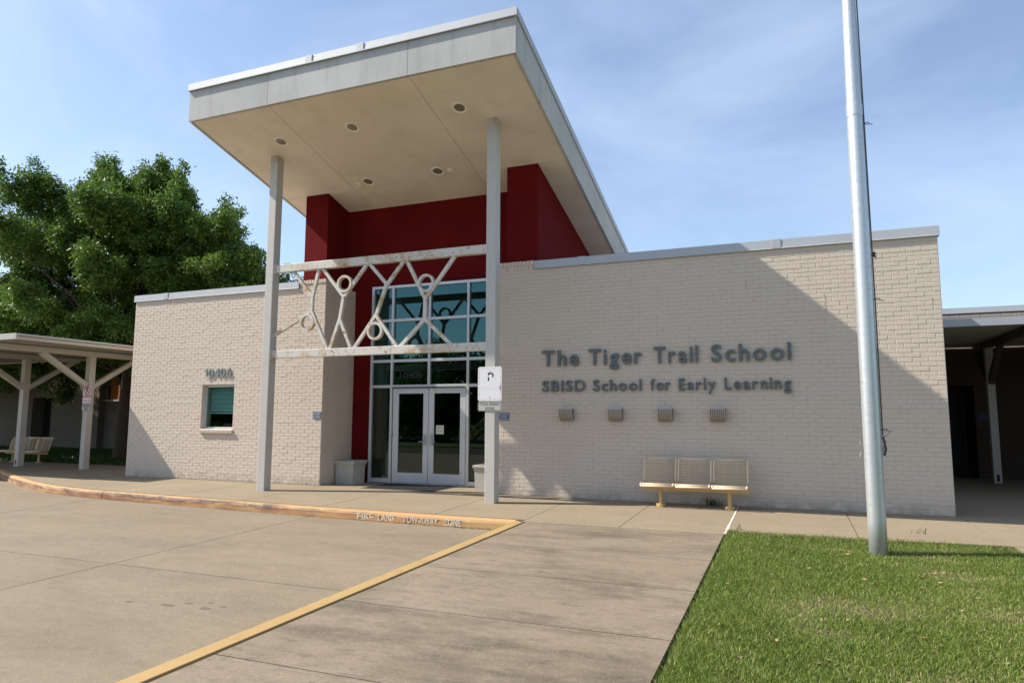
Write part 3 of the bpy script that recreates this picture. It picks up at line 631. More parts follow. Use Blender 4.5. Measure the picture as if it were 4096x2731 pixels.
# office window
win = empty('window', (0, 0, 0), B); win.matrix_parent_inverse = Matrix.Translation(-B.location)
MB().box(WX0, WX0 + 0.045, 0.10, 0.17, WZ0, WZ1).box(WX1 - 0.045, WX1, 0.10, 0.17, WZ0, WZ1).box(WX0 + 0.045, WX1 - 0.045, 0.10, 0.17, WZ0, WZ0 + 0.045).box(WX0 + 0.045, WX1 - 0.045, 0.10, 0.17, WZ1 - 0.05, WZ1).build('window_frame', 'aluminium', win, bevel=0.003)
MB().box(WX0 + 0.04, WX1 - 0.04, 0.135, 0.141, WZ0 + 0.04, WZ1 - 0.045).build('pane', 'window_glass', win)
me = None
for k in range(19):
    if me is None:
        t = MB().add([(0, 0.0, -0.0085), (0.84, 0.0, -0.0085), (0.84, 0.0012, -0.0095), (0, 0.0012, -0.0095), (0, 0.017, 0.0115), (0.84, 0.017, 0.0115), (0.84, 0.0182, 0.0105), (0, 0.0182, 0.0105)], [(3, 2, 1, 0), (4, 5, 6, 7), (0, 1, 5, 4), (1, 2, 6, 5), (2, 3, 7, 6), (3, 0, 4, 7)])
        me = bpy.data.meshes.new('blind_slat'); me.from_pydata(t.v, [], t.f); me.update()
    o = put('blind_slat', me, 'blind', win); o.location = (WX0 + 0.085, 0.205, WZ1 - 0.07 - 0.031 * k)
MB().box(WX0 + 0.085, WX0 + 0.925, 0.20, 0.23, WZ1 - 0.685, WZ1 - 0.662).build('blind_rail', 'blind', win)
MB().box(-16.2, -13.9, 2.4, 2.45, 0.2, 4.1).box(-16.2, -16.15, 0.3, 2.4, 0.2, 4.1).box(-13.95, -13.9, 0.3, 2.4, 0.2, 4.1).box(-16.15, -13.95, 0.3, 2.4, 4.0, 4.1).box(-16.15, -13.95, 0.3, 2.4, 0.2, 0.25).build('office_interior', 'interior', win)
MB().box(WX0 - 0.05, WX1 + 0.05, 0.30, 0.62, WZ0 - 0.06, WZ0).build('inner_ledge', 'interior', win)
n = 13
for k in range(n):
    d_ = (WX1 - WX0 + 0.02) / n; xa = WX0 + 0.005 + k * d_
    MB().prism([(xa + 0.004, -0.048, WZ0 - 0.098), (xa + d_ - 0.004, -0.048, WZ0 - 0.098), (xa + d_ - 0.004, 0.10, WZ0 - 0.098), (xa + 0.004, 0.10, WZ0 - 0.098)],
               [(xa + 0.004, -0.052, WZ0 - 0.022), (xa + d_ - 0.004, -0.052, WZ0 - 0.022), (xa + d_ - 0.004, 0.10, WZ0 + 0.006), (xa + 0.004, 0.10, WZ0 + 0.006)]).build('sill_brick', 'brick', win, bevel=0.003)
wagon = MB().box(-15.13, -14.80, 0.36, 0.50, 1.255, 1.32).build('toy_wagon', 'toy_red'); tag(wagon, 'small red toy wagon inside the office window under the blind', 'toy')
for x in (-15.08, -14.85):
    MB().tube([(x, 0.345, 1.235), (x, 0.36, 1.235)], 0.03, 14).build('wheel', 'dark_metal', wagon)
MB().tube([(-15.13, 0.43, 1.28), (-15.17, 0.42, 1.45)], 0.006, 6).build('handle', 'dark_metal', wagon)
# ------------------------------------------------------------------ lettering on the walls
def letter_line(name, label, words, z0, z1, y, depth, mat, bold, gapf=0.11):
    """each letter its own part; words = [(text, x0, x1)]; z0..z1 is the capital height"""
    v, _ = glyphs('H', bold, 0.1); cap0 = v[:, 1].min(); cap1 = v[:, 1].max(); sz = (z1 - z0) / (cap1 - cap0)
    root = empty(name, (words[0][1], y, z0)); tag(root, label, 'lettering')
    for wtxt, x0, x1 in words:
        gl = [glyphs(ch, bold, 0.1) for ch in wtxt]; ws = [g[0][:, 0].max() - g[0][:, 0].min() for g in gl]
        tot = sum(ws) + gapf * (len(wtxt) - 1); sxx = (x1 - x0) / tot; x = x0
        for (gv, gf), wd in zip(gl, ws):
            q = np.empty_like(gv); q[:, 0] = x + (gv[:, 0] - gv[:, 0].min()) * sxx; q[:, 2] = z0 + (gv[:, 1] - cap0) * sz; q[:, 1] = y + 0.5 * depth - gv[:, 2] / 0.2 * depth
            MB().add(q, gf).build('letter', mat, root); x += (wd + gapf) * sxx
    return root
letter_line('wall_lettering', 'large grey raised letters naming the school, upper line on brick wall', [('The', -6.745, -6.0), ('Tiger', -5.81, -4.795), ('Trail', -4.583, -3.793), ('School', -3.566, -2.255)], 2.487, 2.790, -0.048, 0.036, 'letter_paint', 0.018, 0.14)
letter_line('wall_lettering', 'smaller grey raised letters, lower line above the four wall lights', [('SBISD', -6.74, -5.877), ('School', -5.729, -4.816), ('for', -4.651, -4.292), ('Early', -4.145, -3.504), ('Learning', -3.354, -2.265)], 1.992, 2.206, -0.042, 0.030, 'letter_paint', 0.018, 0.14)
hn = letter_line('house_number', 'grey raised address number above the office window', [('0', -15.285, -15.130), ('4', -15.108, -14.946), ('0', -14.925, -14.765), ('6', -14.735, -14.575)], 2.446, 2.642, -0.030, 0.022, 'number_paint', 0.016, 0.10)
o1 = [(-15.355, 2.446), (-15.312, 2.446), (-15.312, 2.642), (-15.345, 2.642), (-15.362, 2.615), (-15.400, 2.602), (-15.400, 2.572), (-15.355, 2.580)]
MB().prism([(a, -0.019, b) for a, b in o1], [(a, -0.041, b) for a, b in o1]).build('letter', 'number_paint', hn)

# ------------------------------------------------------------------ wall lights
def wall_light():
    root = empty('wall_light', (0, 0, 0)); W2 = 0.130; H = 0.222; D = 0.15
    arc = [(-D * math.cos(math.radians(t)) ** 0.9, -H * math.sin(math.radians(t))) for t in range(0, 86, 12)] + [(-0.012, -H)]
    sh = MB(); n = len(arc)
    sh.prism([(-W2, y, z) for y, z in arc] + [(-W2, 0.0, -H), (-W2, 0.0, 0.0)], [(W2, y, z) for y, z in arc] + [(W2, 0.0, -H), (W2, 0.0, 0.0)]); sh.build('housing', 'fixture_dark', root, local=True)
    me = None
    for k in range(9):
        x = -W2 + 0.010 + k * (2 * W2 - 0.020) / 8
        if me is None:
            mb = MB(); o = [(y - 0.016, z - 0.006) for y, z in arc]
            mb.prism([(-0.0085, y, z) for y, z in o] + [(-0.0085, y, z) for y, z in arc[::-1]], [(0.0085, y, z) for y, z in o] + [(0.0085, y, z) for y, z in arc[::-1]])
            me = bpy.data.meshes.new('rib'); me.from_pydata(mb.v, [], mb.f); me.update()
        r_ = put('rib', me, 'fixture_paint', root, local=True); r_.location = (x, 0, 0)
    MB().box(-W2 - 0.006, W2 + 0.006, -D - 0.016, 0.0, -0.012, 0.010).build('top_cap', 'fixture_paint', root, local=True)
    return root
wl = wall_light()
for k, (x, lb) in enumerate(((-6.245, 'ribbed metal wall light nearest the entrance column'), (-5.30, 'ribbed metal wall light, second from the entrance column'), (-4.39, 'ribbed metal wall light, third from the entrance column, above the bench end'), (-3.485, 'ribbed metal wall light nearest the flagpole'))):
    o = wl if k == 0 else copy_tree(wl); o.location = (x, 0.0, 1.662)
    tag(o, lb, 'wall light', 'wall lights under the lettering')

# ------------------------------------------------------------------ benches
def bench():
    root = empty('bench', (0, 0, 0)); S = 0.58
    bp = [(0.085, 0.385), (0.10, 0.45), (0.125, 0.56), (0.15, 0.66), (0.178, 0.725), (0.215, 0.765), (0.255, 0.782)]
    sp = [(0.075, 0.372), (0.0, 0.366), (-0.10, 0.372), (-0.18, 0.378), (-0.222, 0.366), (-0.240, 0.342)]
    def along(pts, n):
        d = [0]
        for a, b in zip(pts, pts[1:]): d.append(d[-1] + math.dist(a, b))
        out = []
        for k in range(n):
            t = d[-1] * (k + 0.5) / n
            for i in range(len(pts) - 1):
                if d[i] <= t <= d[i + 1]:
                    u = (t - d[i]) / (d[i + 1] - d[i]); out.append((pts[i][0] + u * (pts[i + 1][0] - pts[i][0]), pts[i][1] + u * (pts[i + 1][1] - pts[i][1]))); break
        return out
    rod = MB().tube([(-S / 2 + 0.026, 0, 0), (S / 2 - 0.026, 0, 0)], 0.0085, 6); rme = bpy.data.meshes.new('slat'); rme.from_pydata(rod.v, [], rod.f); rme.update()
    for s_ in (-1, 0, 1):
        cx = s_ * (S + 0.012)
        for nm, pts, cnt in (('back_panel', bp, 14), ('seat_panel', sp, 11)):
            f = MB()
            for e in (-1, 1): f.tube([(cx + e * (S / 2 - 0.017), y, z) for y, z in pts], 0.0165, 8)
            for e in (-0.17, 0.17): f.tube([(cx + e * S, y + (0.012 if nm == 'back_panel' else 0), z - (0.012 if nm == 'seat_panel' else 0)) for y, z in pts], 0.007, 6)
            e_ = pts[-1]; f.tube([(cx - S / 2 + 0.017, e_[0], e_[1]), (cx + S / 2 - 0.017, e_[0], e_[1])], 0.0165, 8)
            f = f.build(nm, 'bench_paint', root, smooth=True, local=True)
            for y, z in along(pts, cnt):
                o = put('slat', rme, 'bench_paint', f, smooth=True, local=True); o.location = (cx, y, z)
    MB().box(-0.875, 0.905, -0.045, 0.055, 0.262, 0.332).build('beam', 'bench_yellow', root, local=True, bevel=0.006)
    for x in (-0.565, 0.575):
        lg = MB().lathe([(0.033, 0.02), (0.033, 0.265)], x, 0.0, 18).build('leg', 'bench_yellow', root, smooth=False, local=True)
        MB().lathe([(0.080, -0.012), (0.082, 0.028), (0.076, 0.034), (0.03, 0.036)], x, 0.0, 24).build('base_plate', 'bench_yellow', lg, local=True)
    return root
b1 = bench(); b1.location = (-3.87, -0.43, 0.004); tag(b1, 'cream slatted three-seat bench against the brick wall under the wall lights', 'bench', 'slatted benches')
b2 = copy_tree(b1); b2.location = (-25.33, 2.32, 0.006); b2.rotation_euler = (0, 0, math.radians(4)); tag(b2, 'cream slatted bench in the shade behind the shelter post', 'bench', 'slatted benches')

# ------------------------------------------------------------------ flagpole
PX, PY = -1.405, -3.2
fp = empty('flagpole', (PX, PY, zt(PY))); tag(fp, 'tall tapered silver flagpole standing in the front lawn', 'flagpole')
prof_p = [(0.101, -0.3), (0.101, 0.3), (0.100, 2.4), (0.098, 3.9), (0.0925, 5.35), (0.0915, 5.37), (0.082, 6.4), (0.076, 7.0), (0.062, 8.6), (0.045, 10.4), (0.04, 10.5)]
MB().lathe(prof_p, PX, PY, 48).build('pole', 'pole', fp, smooth=True)
MB().lathe([(0.0955, 5.30), (0.097, 5.32), (0.0965, 5.44), (0.094, 5.46)], PX, PY, 48).build('sleeve_joint', 'pole', fp, smooth=False)
MB().lathe([(0.01, 10.5), (0.06, 10.54), (0.075, 10.6), (0.06, 10.66), (0.01, 10.69)], PX, PY, 20).build('ball_finial', 'steel_grey', fp, smooth=True)
hx = lambda z: PX + 0.106 - max(0, z - 3.0) * 0.0052
for o_, y_ in ((0.0, PY - 0.03), (0.010, PY + 0.012)):
    MB().tube([(hx(z) + o_, y_, z) for z in (1.30, 2.0, 2.9, 3.5, 4.4, 5.2, 6.0, 7.2, 8.6, 10.45)], 0.006, 6).build('rope', 'rope', fp)
def snap(z, big=1.0):
    x = hx(z) + 0.006; mb = MB().tube([(PX + 0.09, PY - 0.02, z), (x + 0.012, PY - 0.02, z)], 0.008, 6)
    pts = [(x + 0.03 + 0.018 * math.cos(t), PY - 0.02, z + 0.014 * math.sin(t)) for t in np.linspace(0, 2 * math.pi, 11)]
    mb.tube(pts, 0.0045, 6); mb.tube([(x + 0.046, PY - 0.02, z - 0.004), (x + 0.075, PY - 0.02, z - 0.02), (x + 0.09, PY - 0.02, z - 0.022)], 0.005, 6); mb.build('snap_hook', 'dark_metal', fp)
snap(5.19); snap(2.95); snap(1.37)
mb = MB()
for k in range(9): a_ = random.uniform(0, 6.28); mb.tube([(hx(3.5), PY - 0.02, 3.5), (hx(3.5) + 0.03 + 0.03 * math.cos(a_), PY - 0.02 + 0.02 * random.random(), 3.5 + 0.05 * math.sin(a_))], [0.012, 0.002], 5)
mb.build('rope_knot', 'dark_metal', fp)
def cleat(s_):
    x = PX + s_ * 0.101
    MB().box(min(x - s_ * 0.004, x + s_ * 0.034), max(x - s_ * 0.004, x + s_ * 0.034), PY - 0.014, PY + 0.014, 1.10, 1.18).tube([(x + s_ * 0.02, PY, 1.15), (x + s_ * 0.045, PY, 1.24)], 0.007, 6).tube([(x + s_ * 0.022, PY, 1.12), (x + s_ * 0.042, PY, 1.045)], 0.007, 6).build('cleat', 'steel_grey', fp)
cleat(-1); cleat(1)
MB().tube([(PX + 0.112, PY - 0.01, 1.29), (PX + 0.125, PY - 0.012, 1.22), (PX + 0.138, PY - 0.01, 1.14), (PX + 0.125, PY - 0.01, 1.085), (PX + 0.112, PY, 1.07)], 0.014, 8).build('rope_coil', 'rope', fp, smooth=True)
MB().tube([(PX + 0.115, PY - 0.02, 1.28), (PX + 0.165, PY - 0.02, 1.31), (PX + 0.188, PY - 0.02, 1.345), (PX + 0.178, PY - 0.02, 1.362)], 0.006, 6).build('carabiner', 'steel_grey', fp, smooth=True)

# ------------------------------------------------------------------ planters and mat
def planter(x0, x1, y0, y1, label):
    root = empty('planter', ((x0 + x1) / 2, (y0 + y1) / 2, 0.0)); tag(root, label, 'planter', 'stone planters flanking the doors')
    cx, cy = (x0 + x1) / 2, (y0 + y1) / 2; hx_, hy = (x1 - x0) / 2, (y1 - y0) / 2
    lv = [(0.955, 0.0), (0.955, 0.012), (0.97, 0.10), (1.0, 0.385), (1.02, 0.40), (1.06, 0.415), (1.06, 0.43), (1.12, 0.455), (1.145, 0.475), (1.145, 0.505), (1.12, 0.512), (0.98, 0.512), (0.96, 0.44)]
    vs = []; fs = []
    for s_, z in lv: vs += [(cx - hx_ * s_, cy - hy * s_, z), (cx + hx_ * s_, cy - hy * s_, z), (cx + hx_ * s_, cy + hy * s_, z), (cx - hx_ * s_, cy + hy * s_, z)]
    for i in range(len(lv) - 1): fs += [(4 * i + k, 4 * i + (k + 1) % 4, 4 * i + 4 + (k + 1) % 4, 4 * i + 4 + k) for k in range(4)]
    fs += [(3, 2, 1, 0)]
    MB().add(vs, fs).build('box', 'planter_stone', root)
    MB().box(cx - hx_ * 0.95, cx + hx_ * 0.95, cy - hy * 0.95, cy + hy * 0.95, 0.40, 0.445).build('soil_fill', 'potting_soil', root)
planter(-11.90, -11.42, 0.50, 0.97, 'square stone planter in the corner beside the red wall')
planter(-8.40, -7.97, 0.45, 0.92, 'square stone planter half hidden behind the column with the sign')
matt = MB().prism([(-10.80, -0.10, -0.001), (-9.06, -0.10, -0.001), (-9.04, 1.0, 0.001), (-10.78, 1.0, 0.001)], [(-10.78, -0.08, 0.010), (-9.08, -0.08, 0.010), (-9.06, 0.99, 0.012), (-10.76, 0.99, 0.012)])
matt = matt.build('door_mat', 'rubber'); tag(matt, 'black rubber mat on the sidewalk before the doors', 'mat')
rb = MB()
for k in range(34): rb.box(-10.72, -9.12, -0.05 + 0.03 * k, -0.036 + 0.03 * k, 0.0105, 0.0155)
rb.build('tread', 'rubber', matt)

# ------------------------------------------------------------------ signs
def bolt(x, z, y): return MB().tube([(x, y + 0.003, z), (x, y - 0.007, z)], 0.009, 8)
Y0 = -1.206
sg = rrect(-7.568, -7.098, 1.792, 2.413, 0.04, Y0 - 0.003, Y0).build('parking_sign', 'sign_white'); tag(sg, 'faded white no-parking sign on the column by the doors', 'sign')
rframe(-7.550, -7.116, 1.812, 2.394, 0.032, 0.013, Y0 - 0.0034, Y0 - 0.003).build('border', 'sign_red_worn', sg)
MB().ring(-7.335, 2.215, 0.098, 0.118, Y0 - 0.0033, Y0 - 0.003).build('faded_circle', 'sign_red_faint', sg)
pm = MB(); zq = Y0 - 0.003
for poly in ([(-7.372, 2.155), (-7.345, 2.155), (-7.345, 2.215), (-7.372, 2.237)], [(-7.372, 2.265), (-7.345, 2.245), (-7.345, 2.277), (-7.300, 2.277), (-7.300, 2.303), (-7.372, 2.303)]):
    pm.prism([(a, zq, b) for a, b in poly], [(a, zq - 0.0008, b) for a, b in poly])
pts = []
for t in np.linspace(90, -62, 9): pts.append((-7.302 + 0.046 * math.cos(math.radians(t)), 2.257 + 0.046 * math.sin(math.radians(t))))
inn = [(-7.302 + 0.020 * math.cos(math.radians(t)), 2.257 + 0.020 * math.sin(math.radians(t))) for t in np.linspace(-62, 90, 9)]
pl = pts + inn; pm.prism([(a, zq, b) for a, b in pl], [(a, zq - 0.0008, b) for a, b in pl]); pm.build('letter_p', 'sign_black', sg)
text_on(MB(), 'FIRE LANE', -7.52, -7.15, 2.005, 2.055, zq, 0.0009, 0.02).build('faded_lettering', 'sign_red_faint', sg)
MB().box(-7.535, -7.13, zq - 0.0004, zq, 1.998, 2.062).build('faded_band', 'sign_red_faint', sg)
MB().box(-7.135, -7.117, zq - 0.002, zq, 1.99, 2.07).build('band_remnant', 'sign_red', sg)
MB().box(-7.47, -7.20, zq - 0.0003, zq, 1.898, 1.903).build('faded_arrow', 'sign_red_faint', sg)
for z in (2.335, 1.862): bolt(-7.335, z, zq).build('bolt', 'steel_grey', sg)
sg2 = rrect(-7.564, -7.100, 1.610, 1.786, 0.03, Y0 - 0.003, Y0).build('tow_away_sign', 'sign_grey'); tag(sg2, 'grey tow-away plate under the faded parking sign', 'sign')
rframe(-7.555, -7.109, 1.618, 1.778, 0.025, 0.006, zq - 0.0013, zq).build('border', 'sign_black', sg2)
tm = MB(); text_on(tm, 'TOW AWAY', -7.525, -7.140, 1.706, 1.760, zq, 0.0006, 0.012); text_on(tm, 'ZONE', -7.425, -7.240, 1.632, 1.684, zq, 0.0006, 0.012); tm.build('lettering', 'sign_black', sg2)
for z in (1.775, 1.621): bolt(-7.335, z, zq).build('bolt', 'steel_grey', sg2)
Y1 = 1.015
sl = rrect(-21.06, -20.69, 1.845, 2.375, 0.03, Y1 - 0.004, Y1).build('fire_lane_sign', 'sign_white'); tag(sl, 'red and white no-parking fire lane sign on the shelter post', 'sign')
zl = Y1 - 0.004
rframe(-21.055, -20.695, 1.85, 2.37, 0.028, 0.012, zl - 0.0015, zl).build('border', 'sign_red', sl)
text_on(MB(), 'P', -20.915, -20.83, 2.145, 2.300, zl, 0.002, 0.03).build('letter_p', 'sign_black', sl)
MB().ring(-20.872, 2.222, 0.100, 0.125, zl - 0.003, zl).bar((-20.945, 2.295), (-20.80, 2.15), 0.022, zl - 0.0032, zl).build('prohibition_ring', 'sign_red', sl)
MB().box(-21.045, -20.705, zl - 0.002, zl, 2.025, 2.085).build('red_band', 'sign_red', sl)
text_on(MB(), 'FIRE LANE', -21.02, -20.73, 2.036, 2.074, zl - 0.002, 0.0015, 0.01).build('lettering', 'sign_white', sl)
ar = MB().box(-20.97, -20.78, zl - 0.002, zl, 1.926, 1.940)
for s_ in (-1, 1):
    c_ = -20.875 + s_ * 0.095; ar.prism([(c_, zl, 1.908), (c_ + s_ * 0.05, zl, 1.933), (c_, zl, 1.958)], [(c_, zl - 0.0024, 1.908), (c_ + s_ * 0.05, zl - 0.0024, 1.933), (c_, zl - 0.0024, 1.958)])
ar.build('arrow', 'sign_red', sl)
sl2 = rrect(-21.06, -20.69, 1.645, 1.838, 0.025, Y1 - 0.004, Y1).build('tow_away_sign', 'sign_grey'); tag(sl2, 'small grey tow-away plate on the shelter post', 'sign')
rframe(-21.052, -20.698, 1.653, 1.830, 0.02, 0.006, zl - 0.0013, zl).build('border', 'sign_black', sl2)
tm = MB(); text_on(tm, 'TOW-AWAY', -21.02, -20.73, 1.752, 1.805, zl, 0.0014, 0.01); text_on(tm, 'ZONE', -20.94, -20.81, 1.675, 1.728, zl, 0.0014, 0.01); tm.build('lettering', 'sign_black', sl2)
def plaque(x0, x1, z0, z1, label):
    p = MB().box(x0, x1, -0.016, -0.0025, z0, z1).build('visitor_plaque', 'plaque_blue'); tag(p, label, 'plaque', 'visitor plaques')
    t_ = MB(); w_ = x1 - x0; h_ = z1 - z0
    for k, (s_, f_) in enumerate((('ALL VISITORS', 0.88), ('MUST SIGN IN', 0.86), ('AT THE', 0.45), ('FRONT OFFICE', 0.88))):
        c_ = (x0 + x1) / 2; zc = z1 - h_ * (0.16 + 0.23 * k); text_on(t_, s_, c_ - w_ * f_ / 2, c_ + w_ * f_ / 2, zc - h_ * 0.07, zc + h_ * 0.07, -0.016, 0.0012, 0.0)
    t_.build('lettering', 'plaque_text', p)
plaque(-12.168, -11.952, 1.461, 1.612, 'small blue visitor plaque at the corner left of the doors')
plaque(-7.664, -7.448, 1.441, 1.592, 'small blue visitor plaque on the wall behind the signed column')

# ------------------------------------------------------------------ shelters
def yzbar(mb, x0, x1, p, q, wd):
    a = Vector(p); b = Vector(q); d = (b - a).normalized(); n_ = Vector((-d.y, d.x)) * wd / 2; c_ = [a - n_, b - n_, b + n_, a + n_]
    return mb.prism([(x0, v.x, v.y) for v in c_], [(x1, v.x, v.y) for v in c_])
sh = empty('walkway_shelter', (-22.4, 1.1, 0)); tag(sh, 'pale steel walkway shelter with ribbed roof beside the oak', 'shelter')
SX0, SX1, SY0, SY1 = -30.6, -19.62, -1.82, 3.3  # roof carried on unseen to the left to shade the bench
dk_ = MB(); x = SX0 + 0.05; V = []; 
while x < SX1 - 0.04: V += [(x, 3.365), (x + 0.07, 3.365), (x + 0.10, 3.425), (x + 0.17, 3.425)]; x += 0.20
for (a, za), (b, zb) in zip(V, V[1:]): dk_.add([(a, SY0 + 0.03, za), (b, SY0 + 0.03, zb), (b, SY1 - 0.03, zb), (a, SY1 - 0.03, za), (a, SY0 + 0.03, za + 0.01), (b, SY0 + 0.03, zb + 0.01), (b, SY1 - 0.03, zb + 0.01), (a, SY1 - 0.03, za + 0.01)], [(3, 2, 1, 0), (4, 5, 6, 7)])
dk_.build('roof_deck', 'deck_metal', sh)
for a in ((SX1 - 0.05, SX1, SY0, SY1), (SX0, SX0 + 0.05, SY0, SY1), (SX0 + 0.05, SX1 - 0.05, SY0, SY0 + 0.05), (SX0 + 0.05, SX1 - 0.05, SY1 - 0.05, SY1)):
    MB().box(*a, 3.345, 3.492).build('roof_edge', 'shelter_paint', sh, bevel=0.006)
for cx, y0, y1, w_ in ((-20.96, -1.60, 3.1, 0.085), (-23.78, -1.60, 2.75, 0.085)):
    MB().box(cx - w_, cx + w_, y0, y1, 3.195, 3.345).build('beam', 'shelter_paint', sh, bevel=0.008)
    MB().box(cx - 0.09, cx + 0.09, 1.04, 1.22, -0.04, 3.195).build('column', 'shelter_paint', sh, bevel=0.008)
    for s_ in (-1, 1): yzbar(MB(), cx - 0.07, cx + 0.07, (1.13 + s_ * 0.06, 2.33), (1.13 + s_ * 1.45, 3.21), 0.13).build('brace', 'shelter_paint', sh)
MB().box(-21.04, -20.88, -1.615, -1.60, 3.20, 3.34).build('reflector', 'warning_orange', sh)
MB().box(-23.80, -23.76, 1.033, 1.039, 0.05, 0.19).build('drain_slot', 'dark_opening', sh)
s2 = empty('walkway_shelter', (2.2, 6.0, 0)); tag(s2, 'dark steel walkway roof on a forked post past the wall corner', 'shelter')
dk_ = MB(); y = 3.5; V = []
while y < 8.0: V += [(y, 3.355), (y + 0.08, 3.355), (y + 0.11, 3.415), (y + 0.18, 3.415)]; y += 0.20
for (a, za), (b, zb) in zip(V, V[1:]): dk_.add([(0.06, a, za), (4.58, a, za), (4.58, b, zb), (0.06, b, zb), (0.06, a, za + 0.01), (4.58, a, za + 0.01), (4.58, b, zb + 0.01), (0.06, b, zb + 0.01)], [(3, 2, 1, 0), (4, 5, 6, 7)])
dk_.build('roof_deck', 'deck_metal', s2)
MB().box(0.04, 4.58, 3.40, 3.46, 3.335, 3.490).build('roof_edge', 'flashing', s2); MB().box(0.04, 4.58, 8.1, 8.25, 3.335, 3.48).build('roof_edge', 'flashing', s2); MB().box(0.04, 4.58, 3.46, 8.1, 3.44, 3.47).build('roof_sheet', 'deck_metal', s2)
MB().box(2.11, 2.25, 3.6, 8.1, 3.195, 3.353).build('beam', 'dark_brown', s2); MB().box(2.10, 2.26, 6.86, 7.02, -0.03, 3.195).build('column', 'shelter_paint', s2, bevel=0.008)
for s_ in (-1, 1): yzbar(MB(), 2.12, 2.24, (6.94 + s_ * 0.05, 2.37), (6.94 + s_ * 1.05, 3.21), 0.13).build('brace', 'dark_brown', s2)
MB().box(2.15, 2.21, 6.853, 6.859, 0.04, 0.20).build('drain_slot', 'dark_opening', s2)

# ------------------------------------------------------------------ neighbouring wings of the school
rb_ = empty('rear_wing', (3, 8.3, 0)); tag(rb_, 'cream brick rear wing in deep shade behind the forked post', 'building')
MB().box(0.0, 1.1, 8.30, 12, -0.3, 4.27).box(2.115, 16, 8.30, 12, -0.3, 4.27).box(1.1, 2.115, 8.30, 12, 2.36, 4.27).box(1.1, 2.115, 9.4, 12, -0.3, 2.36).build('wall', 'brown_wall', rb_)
MB().box(4.6, 16, 1.2, 8.29, -0.3, 4.2).build('unseen_side_wing', 'brown_wall', rb_)  # out of view, added to keep light out of the covered walk
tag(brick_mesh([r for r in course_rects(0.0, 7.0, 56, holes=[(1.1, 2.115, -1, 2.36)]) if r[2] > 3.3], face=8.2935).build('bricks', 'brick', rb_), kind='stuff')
MB().box(0.0, 16, 8.25, 8.6, 4.24, 4.385).build('flashing', 'flashing', rb_)
MB().box(1.2, 2.05, 9.36, 9.40, 0.0, 2.2).build('door', 'dark_opening', rb_)
MB().box(2.15, 2.395, 8.265, 8.285, 1.445, 1.642).build('wall_sign', 'purple_print', rb_)
lb = empty('rear_wing', (-34, 9.6, 0)); tag(lb, 'cream and orange rear wing half hidden behind the oak', 'building')
MB().box(-60, -36.43, 9.61, 14, -0.3, 6.2).box(-35.06, -34.12, 9.61, 14, -0.3, 6.2).box(-33.54, -31.83, 9.61, 14, -0.3, 6.2).box(-36.43, -35.06, 9.61, 14, 2.36, 6.2).box(-34.12, -33.54, 9.61, 14, -0.3, 2.22).box(-34.12, -33.54, 9.61, 14, 2.79, 6.2).build('wall', 'rear_shaded_paint', lb)
tag(brick_mesh(course_rects(-38.5, -31.83, 60, holes=[(-36.43, -35.06, -1, 2.36), (-34.12, -33.54, 2.22, 2.79)]), face=9.6035).build('bricks', 'rear_shaded_paint', lb), kind='stuff')
MB().box(-31.83, -18, 9.9, 14, -0.3, 2.17).build('plinth_wall', 'rear_shaded_paint', lb)
MB().box(-31.45, -18, 9.86, 14, 2.25, 6.1).build('orange_wall', 'orange_stucco', lb)
MB().box(-31.83, -18, 9.80, 9.95, 2.17, 2.25).build('ledge', 'flashing', lb)
MB().box(-31.83, -31.45, 10.0, 10.05, 2.25, 2.9).build('pane', 'dark_opening', lb); MB().box(-31.80, -31.74, 9.92, 9.99, 2.25, 2.9).build('mullion', 'aluminium', lb)
MB().box(-31.83, -31.45, 9.9, 14, 2.9, 6.1).build('wall', 'rear_shaded_paint', lb)
MB().box(-34.12, -33.54, 9.75, 9.80, 2.22, 2.79).build('window', 'dark_opening', lb); MB().box(-34.16, -33.50, 9.56, 9.72, 2.13, 2.22).build('sill', 'brick', lb)
MB().box(-36.43, -35.06, 10.2, 10.25, 0.0, 2.36).build('door', 'dark_opening', lb); MB().box(-35.78, -35.72, 10.14, 10.2, 0.0, 2.36).build('door_frame', 'steel_grey', lb)
MB().box(-60, -18, 9.5, 14, 6.2, 6.42).build('roof_edge', 'flashing', lb)

# ------------------------------------------------------------------ trees
def leaf_cloud(cent, per, spread, ln, wd, seed, droop=0.25):
    r = np.random.default_rng(seed); n = len(cent) * per
    c = np.repeat(cent, per, 0) + np.clip(r.normal(0, 1, (n, 3)), -1.9, 1.9) * spread
    d = r.normal(0, 1, (n, 3)); d[:, 2] -= droop; d /= np.linalg.norm(d, axis=1)[:, None]
    s = np.cross(d, r.normal(0, 1, (n, 3))); s /= np.linalg.norm(s, axis=1)[:, None] + 1e-9
    l = ln * r.uniform(0.6, 1.3, n)[:, None]; w_ = wd * r.uniform(0.7, 1.3, n)[:, None]
    V = np.stack([c - d * l * 0.5, c + s * w_ * 0.5 - d * l * 0.05, c + d * l * 0.5, c - s * w_ * 0.5 - d * l * 0.05], 1).reshape(-1, 3)
    F = np.arange(n * 4).reshape(-1, 4)
    tone = np.clip(np.repeat(r.normal(0.48, 0.16, len(cent)), per) + r.normal(0, 0.16, n), 0, 1)
    return V, F, np.repeat(tone, 4)
